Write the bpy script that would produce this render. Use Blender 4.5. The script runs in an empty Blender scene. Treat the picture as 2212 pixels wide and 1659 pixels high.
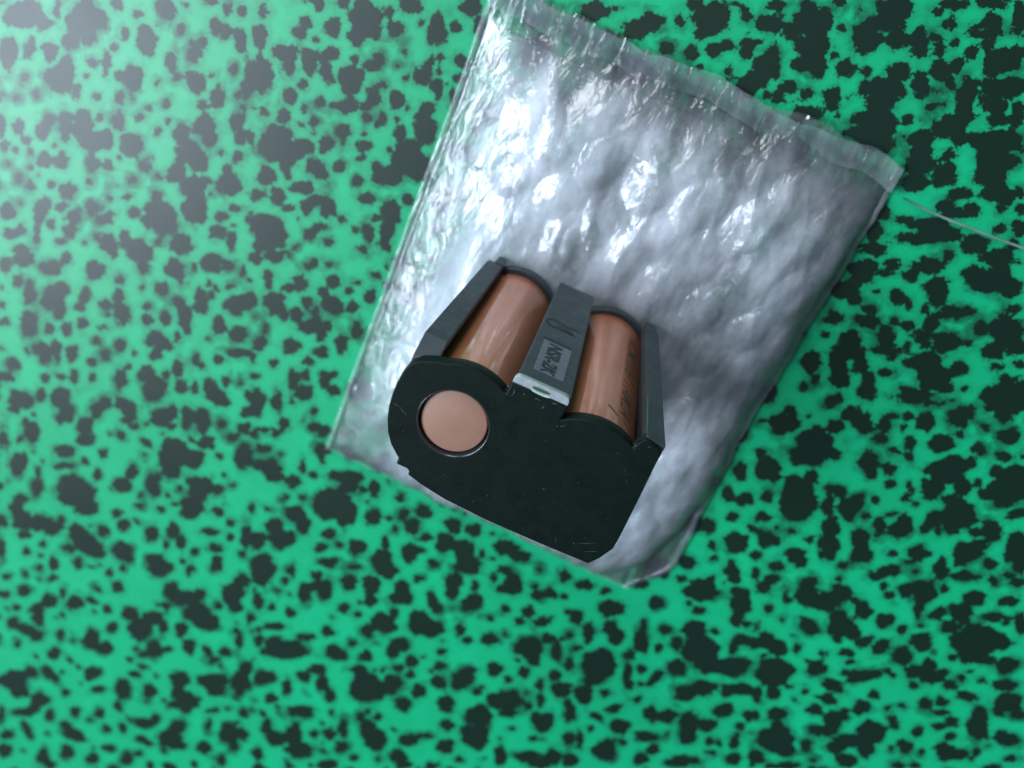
import bpy, bmesh, math, random
import numpy as np
from mathutils import Matrix, Vector, noise, geometry

random.seed(4)
rng = np.random.default_rng(11)
MM = 0.001
scene = bpy.context.scene
COL = scene.collection

# ------------------------------------------------------------------ camera
cam_data = bpy.data.cameras.new('camera')
cam = bpy.data.objects.new('camera', cam_data)
COL.objects.link(cam)
Rm = Matrix(((0.91157669, -0.41088305, -0.01424953),
             (0.37750229, 0.82278407, 0.42487457),
             (-0.16284947, -0.39268498, 0.90514007)))
cam.matrix_world = Matrix.Translation((0.00408, 0.0714, 0.2009)) @ Rm.to_4x4()
cam_data.sensor_fit = 'HORIZONTAL'
cam_data.sensor_width = 4.8
cam_data.lens = 4.149
cam_data.clip_start = 0.005
cam_data.clip_end = 50
cam_data.dof.use_dof = True
cam_data.dof.focus_distance = 0.156
cam_data.dof.aperture_fstop = 1.9
scene.camera = cam

# ------------------------------------------------------------------ world
world = bpy.data.worlds.new('World')
scene.world = world
world.use_nodes = True
wn = world.node_tree.nodes
wl = world.node_tree.links
bg = wn['Background']
bg.inputs[0].default_value = (0.48, 0.60, 0.74, 1)
bg.inputs[1].default_value = 0.23

def area(name, loc, target, sx, sy, power, color):
    d = bpy.data.lights.new(name, 'AREA')
    d.shape = 'RECTANGLE'
    d.size = sx
    d.size_y = sy
    d.energy = power
    d.color = color
    o = bpy.data.objects.new(name, d)
    COL.objects.link(o)
    o.location = loc
    v = Vector(target) - Vector(loc)
    o.rotation_euler = v.to_track_quat('-Z', 'Y').to_euler()
    return o

area('window_light', (-1.5, -0.28, 1.74), (0.0, 0, 0.02), 1.7, 0.85, 108, (0.74, 0.86, 1.0))
area('fill_light', (-1.15, 2.05, 0.95), (0.02, 0, 0.03), 1.0, 1.5, 48, (0.93, 0.95, 1.0))  # added soft fill for the cell and holder fronts, no doorway known there

scene.view_settings.view_transform = 'Standard'
scene.view_settings.look = 'None'
scene.view_settings.exposure = 0.0
scene.view_settings.gamma = 1.0

# ------------------------------------------------------------------ node helpers
def mat(name):
    m = bpy.data.materials.new(name)
    m.use_nodes = True
    nt = m.node_tree
    return m, nt, nt.nodes['Principled BSDF'], nt.nodes['Material Output']

def N(nt, typ, **kw):
    n = nt.nodes.new(typ)
    for k, v in kw.items():
        setattr(n, k, v)
    return n

def L(nt, a, b):
    nt.links.new(a, b)

def math_node(nt, op, a, b=None, clamp=False):
    n = N(nt, 'ShaderNodeMath', operation=op)
    n.use_clamp = clamp
    for i, v in enumerate((a, b)):
        if v is None:
            continue
        if isinstance(v, (int, float)):
            n.inputs[i].default_value = v
        else:
            L(nt, v, n.inputs[i])
    return n.outputs[0]

def noise_node(nt, vec, scale, detail=3, rough=0.55, distortion=0.0):
    n = N(nt, 'ShaderNodeTexNoise')
    n.inputs['Scale'].default_value = scale
    n.inputs['Detail'].default_value = detail
    n.inputs['Roughness'].default_value = rough
    n.inputs['Distortion'].default_value = distortion
    L(nt, vec, n.inputs['Vector'])
    return n.outputs['Fac']

def ramp(nt, fac, stops):
    r = N(nt, 'ShaderNodeValToRGB')
    el = r.color_ramp.elements
    el[0].position, el[0].color = stops[0][0], (*stops[0][1], 1)
    el[1].position, el[1].color = stops[1][0], (*stops[1][1], 1)
    for p, c in stops[2:]:
        e = el.new(p)
        e.color = (*c, 1)
    L(nt, fac, r.inputs[0])
    return r.outputs[0]

def maprange(nt, v, a, b, c=0.0, d=1.0, smooth=False):
    n = N(nt, 'ShaderNodeMapRange')
    if smooth:
        n.interpolation_type = 'SMOOTHSTEP'
    L(nt, v, n.inputs[0])
    n.inputs[1].default_value, n.inputs[2].default_value = a, b
    n.inputs[3].default_value, n.inputs[4].default_value = c, d
    return n.outputs[0]

def bump(nt, h, dist, strength, target, prev=None):
    b = N(nt, 'ShaderNodeBump')
    b.inputs['Strength'].default_value = strength
    b.inputs['Distance'].default_value = dist
    L(nt, h, b.inputs['Height'])
    if prev is not None:
        L(nt, prev, b.inputs['Normal'])
    if target is not None:
        L(nt, b.outputs[0], target)
    return b.outputs[0]

# ------------------------------------------------------------------ object helpers
def obj(name, me, m=None, parent=None, smooth=False, **props):
    o = bpy.data.objects.new(name, me)
    COL.objects.link(o)
    if m is not None:
        me.materials.clear()
        me.materials.append(m)
    if smooth:
        for p in me.polygons:
            p.use_smooth = True
    if parent is not None:
        o.parent = parent
        o.matrix_parent_inverse = parent.matrix_world.inverted()
    for k, v in props.items():
        o[k] = v
    return o

def empty(name, loc, **props):
    o = bpy.data.objects.new(name, None)
    COL.objects.link(o)
    o.location = loc
    o.empty_display_size = 0.01
    o.matrix_world = Matrix.Translation(loc)
    for k, v in props.items():
        o[k] = v
    return o

def grid_mesh(name, X, Y, Z):
    ny, nx = X.shape
    v = np.stack([X, Y, Z], -1).reshape(-1, 3)
    idx = np.arange(ny * nx).reshape(ny, nx)
    q = np.stack([idx[:-1, :-1], idx[:-1, 1:], idx[1:, 1:], idx[1:, :-1]], -1).reshape(-1, 4)
    me = bpy.data.meshes.new(name)
    me.vertices.add(len(v))
    me.vertices.foreach_set('co', v.astype(np.float32).ravel())
    me.loops.add(q.size)
    me.loops.foreach_set('vertex_index', q.astype(np.int32).ravel())
    me.polygons.add(len(q))
    me.polygons.foreach_set('loop_start', (np.arange(len(q)) * 4).astype(np.int32))
    me.polygons.foreach_set('loop_total', np.full(len(q), 4, np.int32))
    me.polygons.foreach_set('use_smooth', np.ones(len(q), bool))
    me.update(calc_edges=True)
    return me

def prism_mesh(name, loops, z0, z1, bevel=0.25):
    """2D outline (first loop) with holes (others), mm, extruded z0..z1 with rounded rims."""
    cu = bpy.data.curves.new(name, 'CURVE')
    cu.dimensions = '2D'
    cu.fill_mode = 'BOTH'
    cu.extrude = ((z1 - z0) / 2 - bevel) * MM
    cu.bevel_depth = bevel * MM
    cu.bevel_resolution = 2
    cu.offset = -bevel * MM
    for lp in loops:
        s = cu.splines.new('POLY')
        s.points.add(len(lp) - 1)
        for p, (x, y) in zip(s.points, lp):
            p.co = (x * MM, y * MM, 0, 1)
        s.use_cyclic_u = True
    tmp = bpy.data.objects.new(name, cu)
    COL.objects.link(tmp)
    bpy.context.view_layer.update()
    me = bpy.data.meshes.new_from_object(tmp.evaluated_get(bpy.context.evaluated_depsgraph_get()))
    bpy.data.objects.remove(tmp)
    bpy.data.curves.remove(cu)
    me.name = name
    me.transform(Matrix.Translation((0, 0, (z0 + z1) / 2 * MM)))
    return me

def arc(cx, cy, r, a0, a1, n=24):
    return [(cx + r * math.cos(math.radians(a0 + (a1 - a0) * i / (n - 1))),
             cy + r * math.sin(math.radians(a0 + (a1 - a0) * i / (n - 1)))) for i in range(n)]

def bevel_bm(bm, w, seg=2, angle=25):
    es = [e for e in bm.edges if e.is_manifold and math.degrees(e.calc_face_angle(0)) > angle]
    bmesh.ops.bevel(bm, geom=es, offset=w, segments=seg, profile=0.6, affect='EDGES')

def loft_mesh(name, sections, bevel=0.3):
    """sections: list of (z, [(x, y)...]) in mm, same point count."""
    bm = bmesh.new()
    rows = [[bm.verts.new((x * MM, y * MM, z * MM)) for x, y in pts] for z, pts in sections]
    n = len(rows[0])
    for a, b in zip(rows[:-1], rows[1:]):
        for i in range(n):
            bm.faces.new((a[i], a[(i + 1) % n], b[(i + 1) % n], b[i]))
    bm.faces.new(rows[0][::-1])
    bm.faces.new(rows[-1])
    bmesh.ops.recalc_face_normals(bm, faces=bm.faces)
    if bevel:
        bevel_bm(bm, bevel * MM)
    me = bpy.data.meshes.new(name)
    bm.to_mesh(me)
    bm.free()
    return me

def box_mesh(name, x0, x1, y0, y1, z0, z1, bevel=0.3):
    return loft_mesh(name, [(z0, [(x0, y0), (x1, y0), (x1, y1), (x0, y1)]),
                            (z1, [(x0, y0), (x1, y0), (x1, y1), (x0, y1)])], bevel)

def lathe_mesh(name, prof, cx, cy, seg=96, arc_deg=360.0, start=0.0):
    """profile [(r, z)] mm"""
    bm = bmesh.new()
    full = arc_deg >= 360
    cols = []
    k = seg if full else seg + 1
    for i in range(k):
        a = math.radians(start + arc_deg * i / seg)
        cols.append([bm.verts.new(((cx + r * math.cos(a)) * MM, (cy + r * math.sin(a)) * MM, z * MM)) for r, z in prof])
    for i in range(seg):
        a, b = cols[i], cols[(i + 1) % k]
        for j in range(len(prof) - 1):
            bm.faces.new((a[j], b[j], b[j + 1], a[j + 1]))
    bmesh.ops.remove_doubles(bm, verts=bm.verts, dist=1e-7)
    me = bpy.data.meshes.new(name)
    bm.to_mesh(me)
    bm.free()
    return me

def text_mesh(name, body, size, font_scale_x=1.0, shear=0.0, extrude=0.0, offset=0.0):
    cu = bpy.data.curves.new(name, 'FONT')
    cu.body = body
    cu.size = size * MM
    cu.shear = shear
    cu.extrude = extrude * MM
    cu.offset = offset * MM
    cu.align_x = 'LEFT'
    tmp = bpy.data.objects.new(name, cu)
    COL.objects.link(tmp)
    bpy.context.view_layer.update()
    me = bpy.data.meshes.new_from_object(tmp.evaluated_get(bpy.context.evaluated_depsgraph_get()))
    bpy.data.objects.remove(tmp)
    me.transform(Matrix.Diagonal((font_scale_x, 1, 1, 1)))
    return me

# ------------------------------------------------------------------ table top (green sheet with black blotches)
BLOBS = """-1309 124 44 31 38; -1347 97 17 12 45; -1267 120 21 16 76; -1236 161 20 9 96; -1172 167 45 35 76; -1134 183 24 19 74; -1192 109 24 16 34; -1151 134 20 16 45;
-1102 231 15 11 88; -1050 232 14 11 37; -987 268 27 21 124; -1336 20 42 21 93; -1289 46 19 15 57; -1285 70 11 8 78; -1239 68 22 18 67; -1202 14 42 32 48;
-1193 48 25 19 47; -1160 -1 18 11 91; -1100 91 27 11 99; -1134 84 14 11 47; -1144 48 8 6 48; -1069 179 14 10 86; -1017 183 34 24 91; -952 165 20 12 98;
-904 203 25 18 93; -889 233 13 10 91; -945 241 10 9 71; -867 277 20 16 87; -844 276 17 15 59; -806 272 27 14 102; -853 324 16 11 98; -820 337 13 12 64;
-894 324 16 8 25; -805 204 15 9 100; -852 175 8 6 46; -886 143 30 21 140; -927 132 15 8 27; -771 213 33 11 104; -765 176 20 14 97; -781 157 12 10 47;
-1031 91 32 24 86; -1064 81 14 11 47; -1054 33 17 14 70; -1104 12 12 10 65; -1290 -24 15 11 66; -1255 -46 11 9 61; -1299 -73 12 9 49; -826 132 26 18 95;
-856 101 15 9 29; -975 100 9 7 47; -980 35 9 7 40; -1046 -23 23 18 73; -997 6 12 9 43; -1091 -35 8 7 50; -940 64 10 8 49; -1173 -83 35 17 95;
-1135 -51 25 17 37; -1130 -80 37 21 30; -1095 -95 37 24 35; -1064 -74 26 15 94; -1213 -93 17 13 50; -1226 -125 23 17 79; -1287 -145 19 14 63; -1002 -66 34 27 52;
-946 -3 15 10 90; -928 28 9 7 89; -844 54 31 24 38; -823 32 23 19 65; -888 8 26 22 74; -862 -19 33 27 52; -831 -33 28 21 38; -878 -85 29 24 54;
-834 -101 37 28 42; -815 -145 43 31 91; -805 -72 12 9 81; -770 97 24 20 49; -751 68 21 13 100; -731 81 17 7 103; -742 19 16 13 52; -788 10 9 7 41;
-761 -25 18 11 99; -746 -54 34 26 41; -958 -101 17 14 53; -951 -78 11 6 98; -919 -115 11 9 54; -1085 -150 22 17 53; -1050 -142 16 13 69; -1209 -193 24 19 72;
-1165 -177 23 18 63; -1248 -190 14 10 82; -1261 -169 12 9 70; -1284 -203 10 8 65; -1315 -204 16 12 51; -1329 -159 30 10 96; -1300 -246 9 7 52; -1266 -269 14 10 82;
-1234 -278 15 11 69; -1218 -238 8 6 53; -1241 -232 8 6 80; -1089 -200 13 10 54; -1140 -248 28 18 36; -1179 -249 11 9 54; -984 -149 16 11 34; -913 -161 20 15 82;
-899 -204 46 33 39; -960 -224 19 13 36; -877 -228 33 22 35; -883 -273 12 10 80; -1027 -217 9 7 55; -990 -196 8 5 39; -1063 -263 24 18 46; -1031 -277 22 15 38;
-1012 -252 15 9 34; -1193 -322 38 18 72; -1164 -351 17 12 82; -1148 -297 19 11 33; -1109 -305 25 18 47; -1114 -349 22 17 68; -1282 -371 27 19 41; -1240 -399 19 14 78;
-1262 -424 22 12 31; -1197 -401 25 12 94; -1132 -388 15 10 35; -973 -297 19 15 72; -938 -307 34 19 31; -1011 -336 28 22 58; -1041 -333 14 11 57; -826 -251 32 23 38;
-744 -183 24 17 35; -706 -190 23 12 101; -745 -134 20 15 36; -716 -104 20 9 27; -677 -115 19 10 102; -1232 -452 27 12 29; -775 353 15 13 73; -766 299 23 18 94;
-680 414 21 6 23; -656 416 14 12 92; -675 368 16 12 31; -682 341 18 15 41; -641 346 7 7 60; -616 382 21 19 80; -553 429 40 36 92; -604 442 15 9 25;
-564 384 19 14 103; -520 416 17 15 37; -505 465 14 13 68; -464 492 25 18 25; -480 436 19 17 92; -431 470 6 5 33; -395 469 34 20 109; -360 490 13 11 31;
-344 542 23 18 24; -310 514 20 15 110; -383 514 7 6 30; -700 289 31 21 29; -684 261 21 16 98; -642 296 24 18 129; -598 332 19 14 29; -605 295 32 14 124;
-582 276 8 7 92; -542 297 33 29 85; -546 337 11 9 41; -496 358 18 17 66; -509 342 16 11 27; -453 365 8 7 39; -393 368 21 20 65; -385 395 9 9 98;
-363 393 9 9 100; -371 420 9 5 24; -350 359 17 16 38; -343 341 8 7 103; -319 431 17 16 33; -315 398 12 11 35; -311 355 16 9 110; -743 218 37 32 82;
-758 254 10 7 97; -663 203 19 17 66; -642 240 13 11 45; -626 193 10 7 100; -711 147 12 10 41; -593 222 14 12 77; -538 232 31 13 25; -526 247 14 12 81;
-481 281 25 19 101; -488 257 14 11 32; -472 313 9 8 42; -430 296 18 17 74; -398 289 11 7 107; -413 257 7 6 97; -447 242 18 14 102; -359 305 21 15 27;
-347 261 29 26 91; -366 281 14 13 44; -594 174 9 8 48; -523 180 21 18 48; -516 157 10 8 99; -553 137 24 17 78; -473 168 18 10 26; -475 197 8 7 36;
-666 150 21 15 99; -664 88 47 40 82; -609 100 34 21 28; -632 60 29 22 94; -576 81 21 11 104; -559 74 23 17 34; -537 68 13 11 86; -621 34 18 11 101;
-668 5 24 20 54; -723 77 19 9 103; -396 232 17 16 82; -366 209 32 20 27; -357 175 43 31 28; -393 125 40 21 26; -426 137 16 14 85; -322 172 24 18 105;
-409 182 9 7 30; -509 100 15 13 65; -464 140 8 7 51; -454 86 13 11 78; -424 56 22 16 30; -576 15 27 16 29; -625 -31 22 17 94; -595 -45 15 8 27;
-552 -25 21 17 91; -535 -2 34 14 26; -505 -4 26 19 100; -356 52 28 25 79; -354 13 29 17 106; -349 -25 22 15 104; -392 -16 22 13 121; -384 19 15 7 26;
-463 -13 12 10 87; -630 -114 47 30 31; -606 -127 32 26 42; -525 -86 16 14 60; -506 -57 17 11 30; -477 -85 13 11 49; -424 -33 7 6 100; -548 -130 8 7 61;
-393 -62 13 7 28; -329 96 15 14 57; -617 -158 36 15 27; -1219 -477 30 21 44; -1265 -516 26 17 86; -1144 -468 32 21 40; -1112 -427 20 15 70; -1028 -423 31 24 59;
-995 -354 18 13 45; -961 -418 14 11 60; -922 -325 38 23 33; -910 -358 22 17 73; -830 -321 27 22 60; -812 -330 21 12 97; -780 -297 14 8 98; -740 -265 32 25 44;
-697 -254 21 13 33; -657 -250 14 9 99; -1226 -548 22 14 85; -1189 -562 31 17 92; -1192 -596 14 10 45; -1259 -633 11 8 59; -1125 -555 40 30 72; -1109 -520 29 21 51;
-1102 -582 23 17 61; -1043 -502 24 16 87; -1053 -544 15 11 61; -983 -501 18 14 75; -956 -465 22 16 83; -934 -505 28 21 53; -926 -525 16 12 47; -848 -391 21 17 61;
-897 -410 10 8 72; -734 -322 10 8 62; -683 -308 18 8 53; -718 -352 10 7 93; -748 -366 23 16 92; -737 -392 24 19 51; -797 -408 22 14 35; -773 -437 34 21 96;
-756 -465 18 12 91; -780 -500 18 10 96; -649 -341 34 24 37; -647 -363 20 16 49; -626 -317 21 16 90; -1178 -656 38 25 83; -1123 -643 21 15 82; -1073 -624 21 15 83;
-1034 -586 21 14 84; -1245 -683 15 10 46; -868 -492 19 15 75; -819 -469 22 15 89; -832 -536 30 24 55; -805 -541 23 18 53; -823 -579 21 16 78; -681 -420 28 19 93;
-625 -421 25 21 67; -974 -567 14 8 35; -986 -615 15 12 63; -1129 -714 33 19 36; -1117 -733 23 16 74; -1092 -691 24 15 88; -1080 -725 16 8 95; -1046 -688 24 17 79;
-922 -598 22 16 85; -954 -645 19 14 77; -880 -607 10 7 84; -984 -685 17 13 55; -717 -546 28 10 81; -701 -557 13 8 35; -656 -511 18 13 39; -613 -473 47 12 27;
-1205 -801 24 18 63; -1217 -848 27 16 36; -1104 -796 16 12 64; -1065 -772 11 8 64; -1027 -753 24 13 93; -977 -733 14 9 85; -901 -700 33 18 95; -886 -653 12 9 52;
-833 -652 30 24 66; -803 -686 41 32 68; -808 -664 32 22 39; -781 -626 16 12 87; -755 -594 23 14 96; -733 -641 22 16 81; -623 -567 15 11 84; -584 -552 10 8 82;
-658 -604 26 20 80; -630 -625 34 24 178; -696 -628 14 10 86; -1110 -856 25 13 92; -1176 -904 33 24 64; -1145 -894 27 19 73; -1178 -937 23 14 39; -1053 -838 37 27 72;
-1028 -877 32 23 74; -1042 -905 21 15 54; -946 -825 27 20 67; -929 -795 26 19 77; -884 -768 24 17 46; -854 -783 28 21 77; -856 -816 19 14 68; -835 -828 17 10 37;
-764 -758 34 26 53; -740 -726 22 15 90; -729 -772 14 11 51; -699 -725 38 15 101; -652 -717 43 20 100; -628 -777 28 20 44; -676 -709 20 16 70; -601 -696 19 12 96;
-562 -722 21 14 38; -544 -631 19 15 55; -536 -678 20 16 73; -551 -575 23 11 102; -517 -767 44 26 98; -1116 -991 37 22 87; -1139 -965 16 11 79; -1147 -1029 16 9 89;
-969 -894 32 23 75; -958 -931 28 20 50; -863 -872 18 12 86; -1010 -1002 37 19 34; -1001 -1052 30 11 30; -899 -955 19 13 82; -785 -901 12 9 71; -581 -798 11 9 62;
-1139 -1118 44 24 77; -1196 -1054 36 14 95; -704 -859 57 43 81; -649 -841 38 27 44; -696 -914 30 23 53; -809 -974 26 17 89; -742 -977 37 22 93; -727 -1003 21 13 93;
-829 -1034 35 24 44; -955 -1124 67 44 43; -979 -1097 32 23 54; -903 -1034 19 12 86; -1073 -1169 33 18 91; -1076 -1119 21 10 93; -608 -929 46 36 75; -558 -907 19 15 75;
-765 -1034 13 9 88; -1115 -1238 27 17 44; -662 -957 11 8 74; -594 -180 26 17 32; -638 -201 19 15 45; -494 -148 12 10 50; -507 -167 11 8 36; -457 -135 16 11 34;
-387 -71 13 8 29; -594 -232 14 11 43; -587 -258 20 9 104; -563 -291 29 23 44; -553 -309 25 20 42; -527 -314 19 16 49; -510 -218 21 17 83; -536 -239 16 10 31;
-480 -260 17 14 87; -497 -300 23 18 92; -616 -308 22 9 104; -433 -175 21 18 66; -450 -211 18 15 46; -422 -233 27 23 53; -409 -248 16 12 35; -390 -180 9 8 85;
-377 -152 8 7 46; -366 -216 17 14 80; -338 -169 20 15 98; -339 -113 10 8 43; -449 -281 25 14 103; -451 -313 39 18 28; -415 -296 17 15 70; -422 -326 19 14 97;
-412 -372 23 16 36; -340 -269 25 15 104; -365 -321 29 17 104; -566 -422 23 19 68; -485 -390 25 20 41; -561 -371 15 8 101; -595 -354 8 6 43; -573 -465 17 9 101;
-517 -457 13 11 70; -431 -407 16 12 41; -553 -515 12 9 42; -453 -477 27 18 97; -427 -448 16 12 91; -417 -503 26 22 74; -440 -534 14 8 100; -371 -422 23 15 33;
-372 -446 18 12 99; -346 -458 19 16 83; -528 -588 41 23 100; -475 -557 34 16 103; -376 -538 13 11 76; -440 -616 19 15 75; -332 -586 20 17 59; -362 -584 13 11 50;
-480 -655 22 8 29; -456 -655 14 11 51; -468 -715 22 13 33; -508 -684 13 10 74; -320 -639 26 18 37; -312 -665 24 11 105; -436 -762 33 27 56; -423 -777 28 23 54;
-469 -768 20 16 76; -363 -777 22 18 63; -354 -719 18 9 103; -318 -724 11 9 49; -231 -692 48 21 30; -216 -710 27 23 54; -148 -685 24 19 94; -177 -706 13 11 66;
-242 -756 40 21 32; -1120 -1283 36 20 89; -1090 -1311 43 30 58; -1041 -1291 41 26 46; -999 -1288 35 24 49; -978 -1244 18 11 88; -1082 -1358 26 16 43; -1158 -1348 25 15 85;
-913 -1160 42 28 46; -949 -1161 32 13 32; -919 -1270 42 30 72; -878 -1292 40 39 126; -849 -1308 29 19 46; -938 -1338 23 16 50; -846 -1214 25 18 77; -792 -1166 26 19 69;
-821 -1135 19 14 73; -777 -1260 38 28 59; -757 -1271 25 15 91; -704 -1153 30 20 87; -648 -1110 30 21 84; -616 -1136 29 14 99; -617 -1007 41 32 60; -539 -977 21 16 52;
-494 -996 13 10 78; -539 -1056 28 12 32; -482 -1041 13 10 78; -516 -1104 26 15 37; -439 -1014 42 18 102; -435 -1084 13 10 55; -1021 -1364 15 10 71; -1062 -1419 18 13 62;
-1143 -1451 38 12 96; -974 -1420 25 15 86; -1013 -1462 17 12 72; -902 -1377 25 13 93; -1110 -1550 17 11 62; -799 -1360 18 12 83; -764 -1324 13 9 75; -764 -1401 27 19 76;
-674 -1244 34 24 50; -658 -1268 34 24 51; -627 -1244 20 15 62; -497 -1160 27 20 84; -569 -1222 19 13 83; -569 -1148 15 11 87; -1046 -1576 29 19 54; -1107 -1625 27 13 37;
-962 -1571 32 22 74; -925 -1518 20 10 92; -881 -1535 35 24 75; -996 -1629 32 22 57; -985 -1665 34 19 90; -1063 -1663 16 11 57; -1064 -1726 26 17 73; -1013 -1732 47 23 9;
-979 -1735 28 19 65; -903 -1690 20 12 87; -1035 -1808 17 11 74; -780 -1509 19 13 83; -746 -1571 25 17 77; -707 -1482 33 23 51; -665 -1524 46 33 59; -636 -1459 36 25 53;
-594 -1476 32 15 98; -653 -1553 24 17 54; -602 -1329 38 25 89; -554 -1329 54 29 36; -520 -1297 28 17 93; -510 -1359 46 33 53; -471 -1385 47 29 41; -604 -1385 16 12 56;
-540 -1452 31 22 80; -500 -1507 33 21 92; -443 -1495 23 15 119; -417 -1523 15 11 62; -391 -1465 22 17 75; -361 -1397 38 11 104; -380 -1367 15 11 82; -423 -1242 44 33 81;
-406 -1279 29 22 81; -406 -1173 28 21 57; -455 -1301 16 12 80; -352 -1303 22 9 102; -803 -1655 43 28 82; -757 -1664 32 23 60; -912 -1781 30 20 79; -603 -1582 38 25 85;
-564 -1559 23 13 40; -628 -1618 21 12 42; -1022 -1972 60 37 49; -999 -2006 44 29 64; -974 -1905 31 21 76; -910 -1875 40 23 144; -774 -1794 35 25 70; -743 -1852 28 14 39;
-846 -1930 16 11 71; -664 -1805 47 27 91; -641 -1715 24 14 41; -580 -1762 32 23 76; -923 -2008 42 28 57; -936 -2056 32 19 83; -967 -2099 48 19 36; -1041 -2161 35 12 95;
-879 -2062 28 17 82; -799 -1997 26 17 78; -717 -1955 24 16 79; -497 -1659 39 28 66; -489 -1715 42 21 97; -447 -1728 43 31 55; -488 -1768 25 18 59; -448 -1771 20 15 68;
-394 -1605 52 31 41; -376 -1632 35 25 49; -311 -1563 48 31 92; -312 -1497 33 20 95; -430 -1615 18 12 49; -363 -1723 23 13 40; -269 -1677 18 13 85; -783 -2102 43 31 4;
-816 -2081 28 17 86; -680 -2009 21 14 72; -630 -1970 26 14 93; -564 -1909 43 23 40; -534 -1867 24 17 70; -547 -1988 33 17 9; -469 -1923 49 35 59; -455 -1858 36 25 75;
-435 -1943 34 19 42; -361 -1800 25 10 101; -353 -1900 33 24 63; -290 -1788 51 32 93; -254 -1774 32 24 67; -261 -1834 27 18 86; -943 -2175 40 17 116; -1011 -2243 29 19 59;
-1005 -2325 40 25 77; -867 -2273 45 23 90; -790 -2198 38 24 79; -701 -2177 32 21 77; -587 -2105 33 21 84; -660 -2096 26 14 42; -555 -2060 18 12 66; -283 -1922 26 15 95;
-839 -2298 24 15 50; -421 -778 27 19 41; -365 -774 21 17 79; -371 -836 14 12 62; -324 -811 11 9 80; -223 -687 39 22 32; -262 -698 21 11 32; -145 -690 26 16 103;
-250 -804 49 39 49; -198 -795 45 33 95; -276 -791 26 21 65; -450 -917 17 11 97; -333 -874 31 25 55; -299 -896 31 23 116; -219 -886 22 16 43; -124 -775 27 22 86;
-50 -722 20 17 74; -3 -690 26 20 40; -14 -748 32 21 103; -56 -781 12 8 103; -373 -943 29 23 53; -342 -974 43 32 47; -409 -1017 33 26 80; -365 -1112 53 37 91;
-372 -1066 24 18 50; -284 -1067 23 15 96; -292 -1107 14 10 83; -225 -944 22 13 35; -194 -982 28 18 38; -133 -893 26 22 70; -181 -909 11 9 48; -122 -963 22 11 33;
-115 -1016 31 23 92; -208 -1046 22 18 55; -175 -1078 39 24 100; -225 -1120 36 22 100; -208 -1082 20 12 100; -54 -898 38 30 88; -65 -836 21 11 105; -28 -925 33 24 41;
-54 -995 38 25 100; -40 -1045 23 16 98; -102 -1109 20 16 72; 28 -956 29 21 98; 40 -992 38 25 37; 7 -837 33 23 101; 31 -813 16 12 40; 83 -835 17 14 53;
61 -903 14 12 74; 122 -953 30 17 122; 144 -969 22 15 103; 89 -692 26 22 52; 142 -677 23 20 48; 86 -753 36 25 103; 145 -754 42 30 103; 172 -793 39 29 39;
35 -764 21 12 32; 155 -864 31 25 94; 164 -901 25 18 101; 214 -845 14 10 101; 227 -907 39 24 74; 193 -738 13 8 108; 252 -796 17 10 108; 230 -694 29 15 110;
256 -760 13 9 106; 281 -821 15 9 108; -345 -1225 34 17 101; -344 -1292 14 11 83; -299 -1221 14 11 83; -244 -1212 18 13 84; -274 -1290 35 14 33; -218 -1358 77 34 34;
-256 -1349 37 26 47; -171 -1276 29 16 36; -302 -1368 20 14 91; -120 -1224 23 18 60; -80 -1285 30 24 76; -51 -1284 21 16 52; 16 -1101 36 30 67; 39 -1117 28 19 40;
38 -1051 18 13 98; -11 -1157 26 20 89; -55 -1112 13 10 77; -35 -1224 17 13 51; 118 -1049 47 36 92; 157 -1049 37 31 57; 92 -1154 34 26 45; 82 -1190 27 19 99;
144 -1192 24 19 93; 232 -1013 26 13 108; 262 -1040 15 12 49; 320 -999 26 22 76; 211 -1115 15 13 81; 14 -1249 23 18 82; 10 -1307 29 14 34; -104 -1378 30 20 42;
-132 -1427 25 20 58; -72 -1424 33 22 118; -39 -1453 29 17 100; -247 -1499 41 26 42; -171 -1499 33 15 103; -205 -1570 22 17 81; 53 -1365 64 51 81; 25 -1317 26 21 77;
123 -1307 40 30 92; 95 -1348 37 27 92; 178 -1363 29 24 77; 203 -1291 30 21 99; 121 -1237 16 13 52; 159 -1242 18 13 93; 227 -1166 20 17 81; 246 -1225 28 23 77;
306 -1166 35 27 96; 299 -1194 35 24 101; 311 -1136 22 16 42; 375 -1094 27 23 79; 362 -1199 16 13 86; 426 -1197 36 31 80; 295 -1292 34 24 99; -107 -1569 46 22 36;
-77 -1567 22 15 47; 399 -1285 47 40 63; 419 -1364 56 43 94; 328 -1370 25 20 80; -183 -1693 32 20 93; -138 -1718 45 29 44; -92 -1681 55 27 102; -58 -1730 49 33 47;
10 -1608 27 18 95; -35 -1632 18 13 89; 42 -1563 45 15 106; 63 -1637 29 22 80; 111 -1520 45 26 102; 146 -1550 47 36 87; 77 -1491 26 12 105; 125 -1453 17 12 92;
242 -1491 36 25 44; 277 -1452 29 11 34; 354 -1455 32 26 80; 412 -1479 16 13 76; -179 -1819 29 18 94; 45 -1737 38 21 39; 234 -1573 32 25 57; 262 -1600 28 21 54;
344 -1553 21 15 44; 180 -1630 16 11 93; 111 -1660 18 13 51; 516 -1397 44 17 110; 251 -686 27 20 38; 288 -695 31 18 32; 275 -756 21 16 39; 305 -794 36 29 98;
353 -706 15 10 109; 423 -694 21 15 108; 483 -694 27 17 33; 385 -786 23 19 42; 410 -765 19 17 84; 364 -767 12 10 59; 450 -755 11 9 103; 542 -682 15 11 33;
320 -879 16 13 98; 382 -853 22 19 89; 429 -865 27 16 53; 508 -803 25 18 108; 478 -798 10 9 92; 558 -832 33 17 112; 579 -729 35 29 42; 605 -785 28 20 110;
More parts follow.
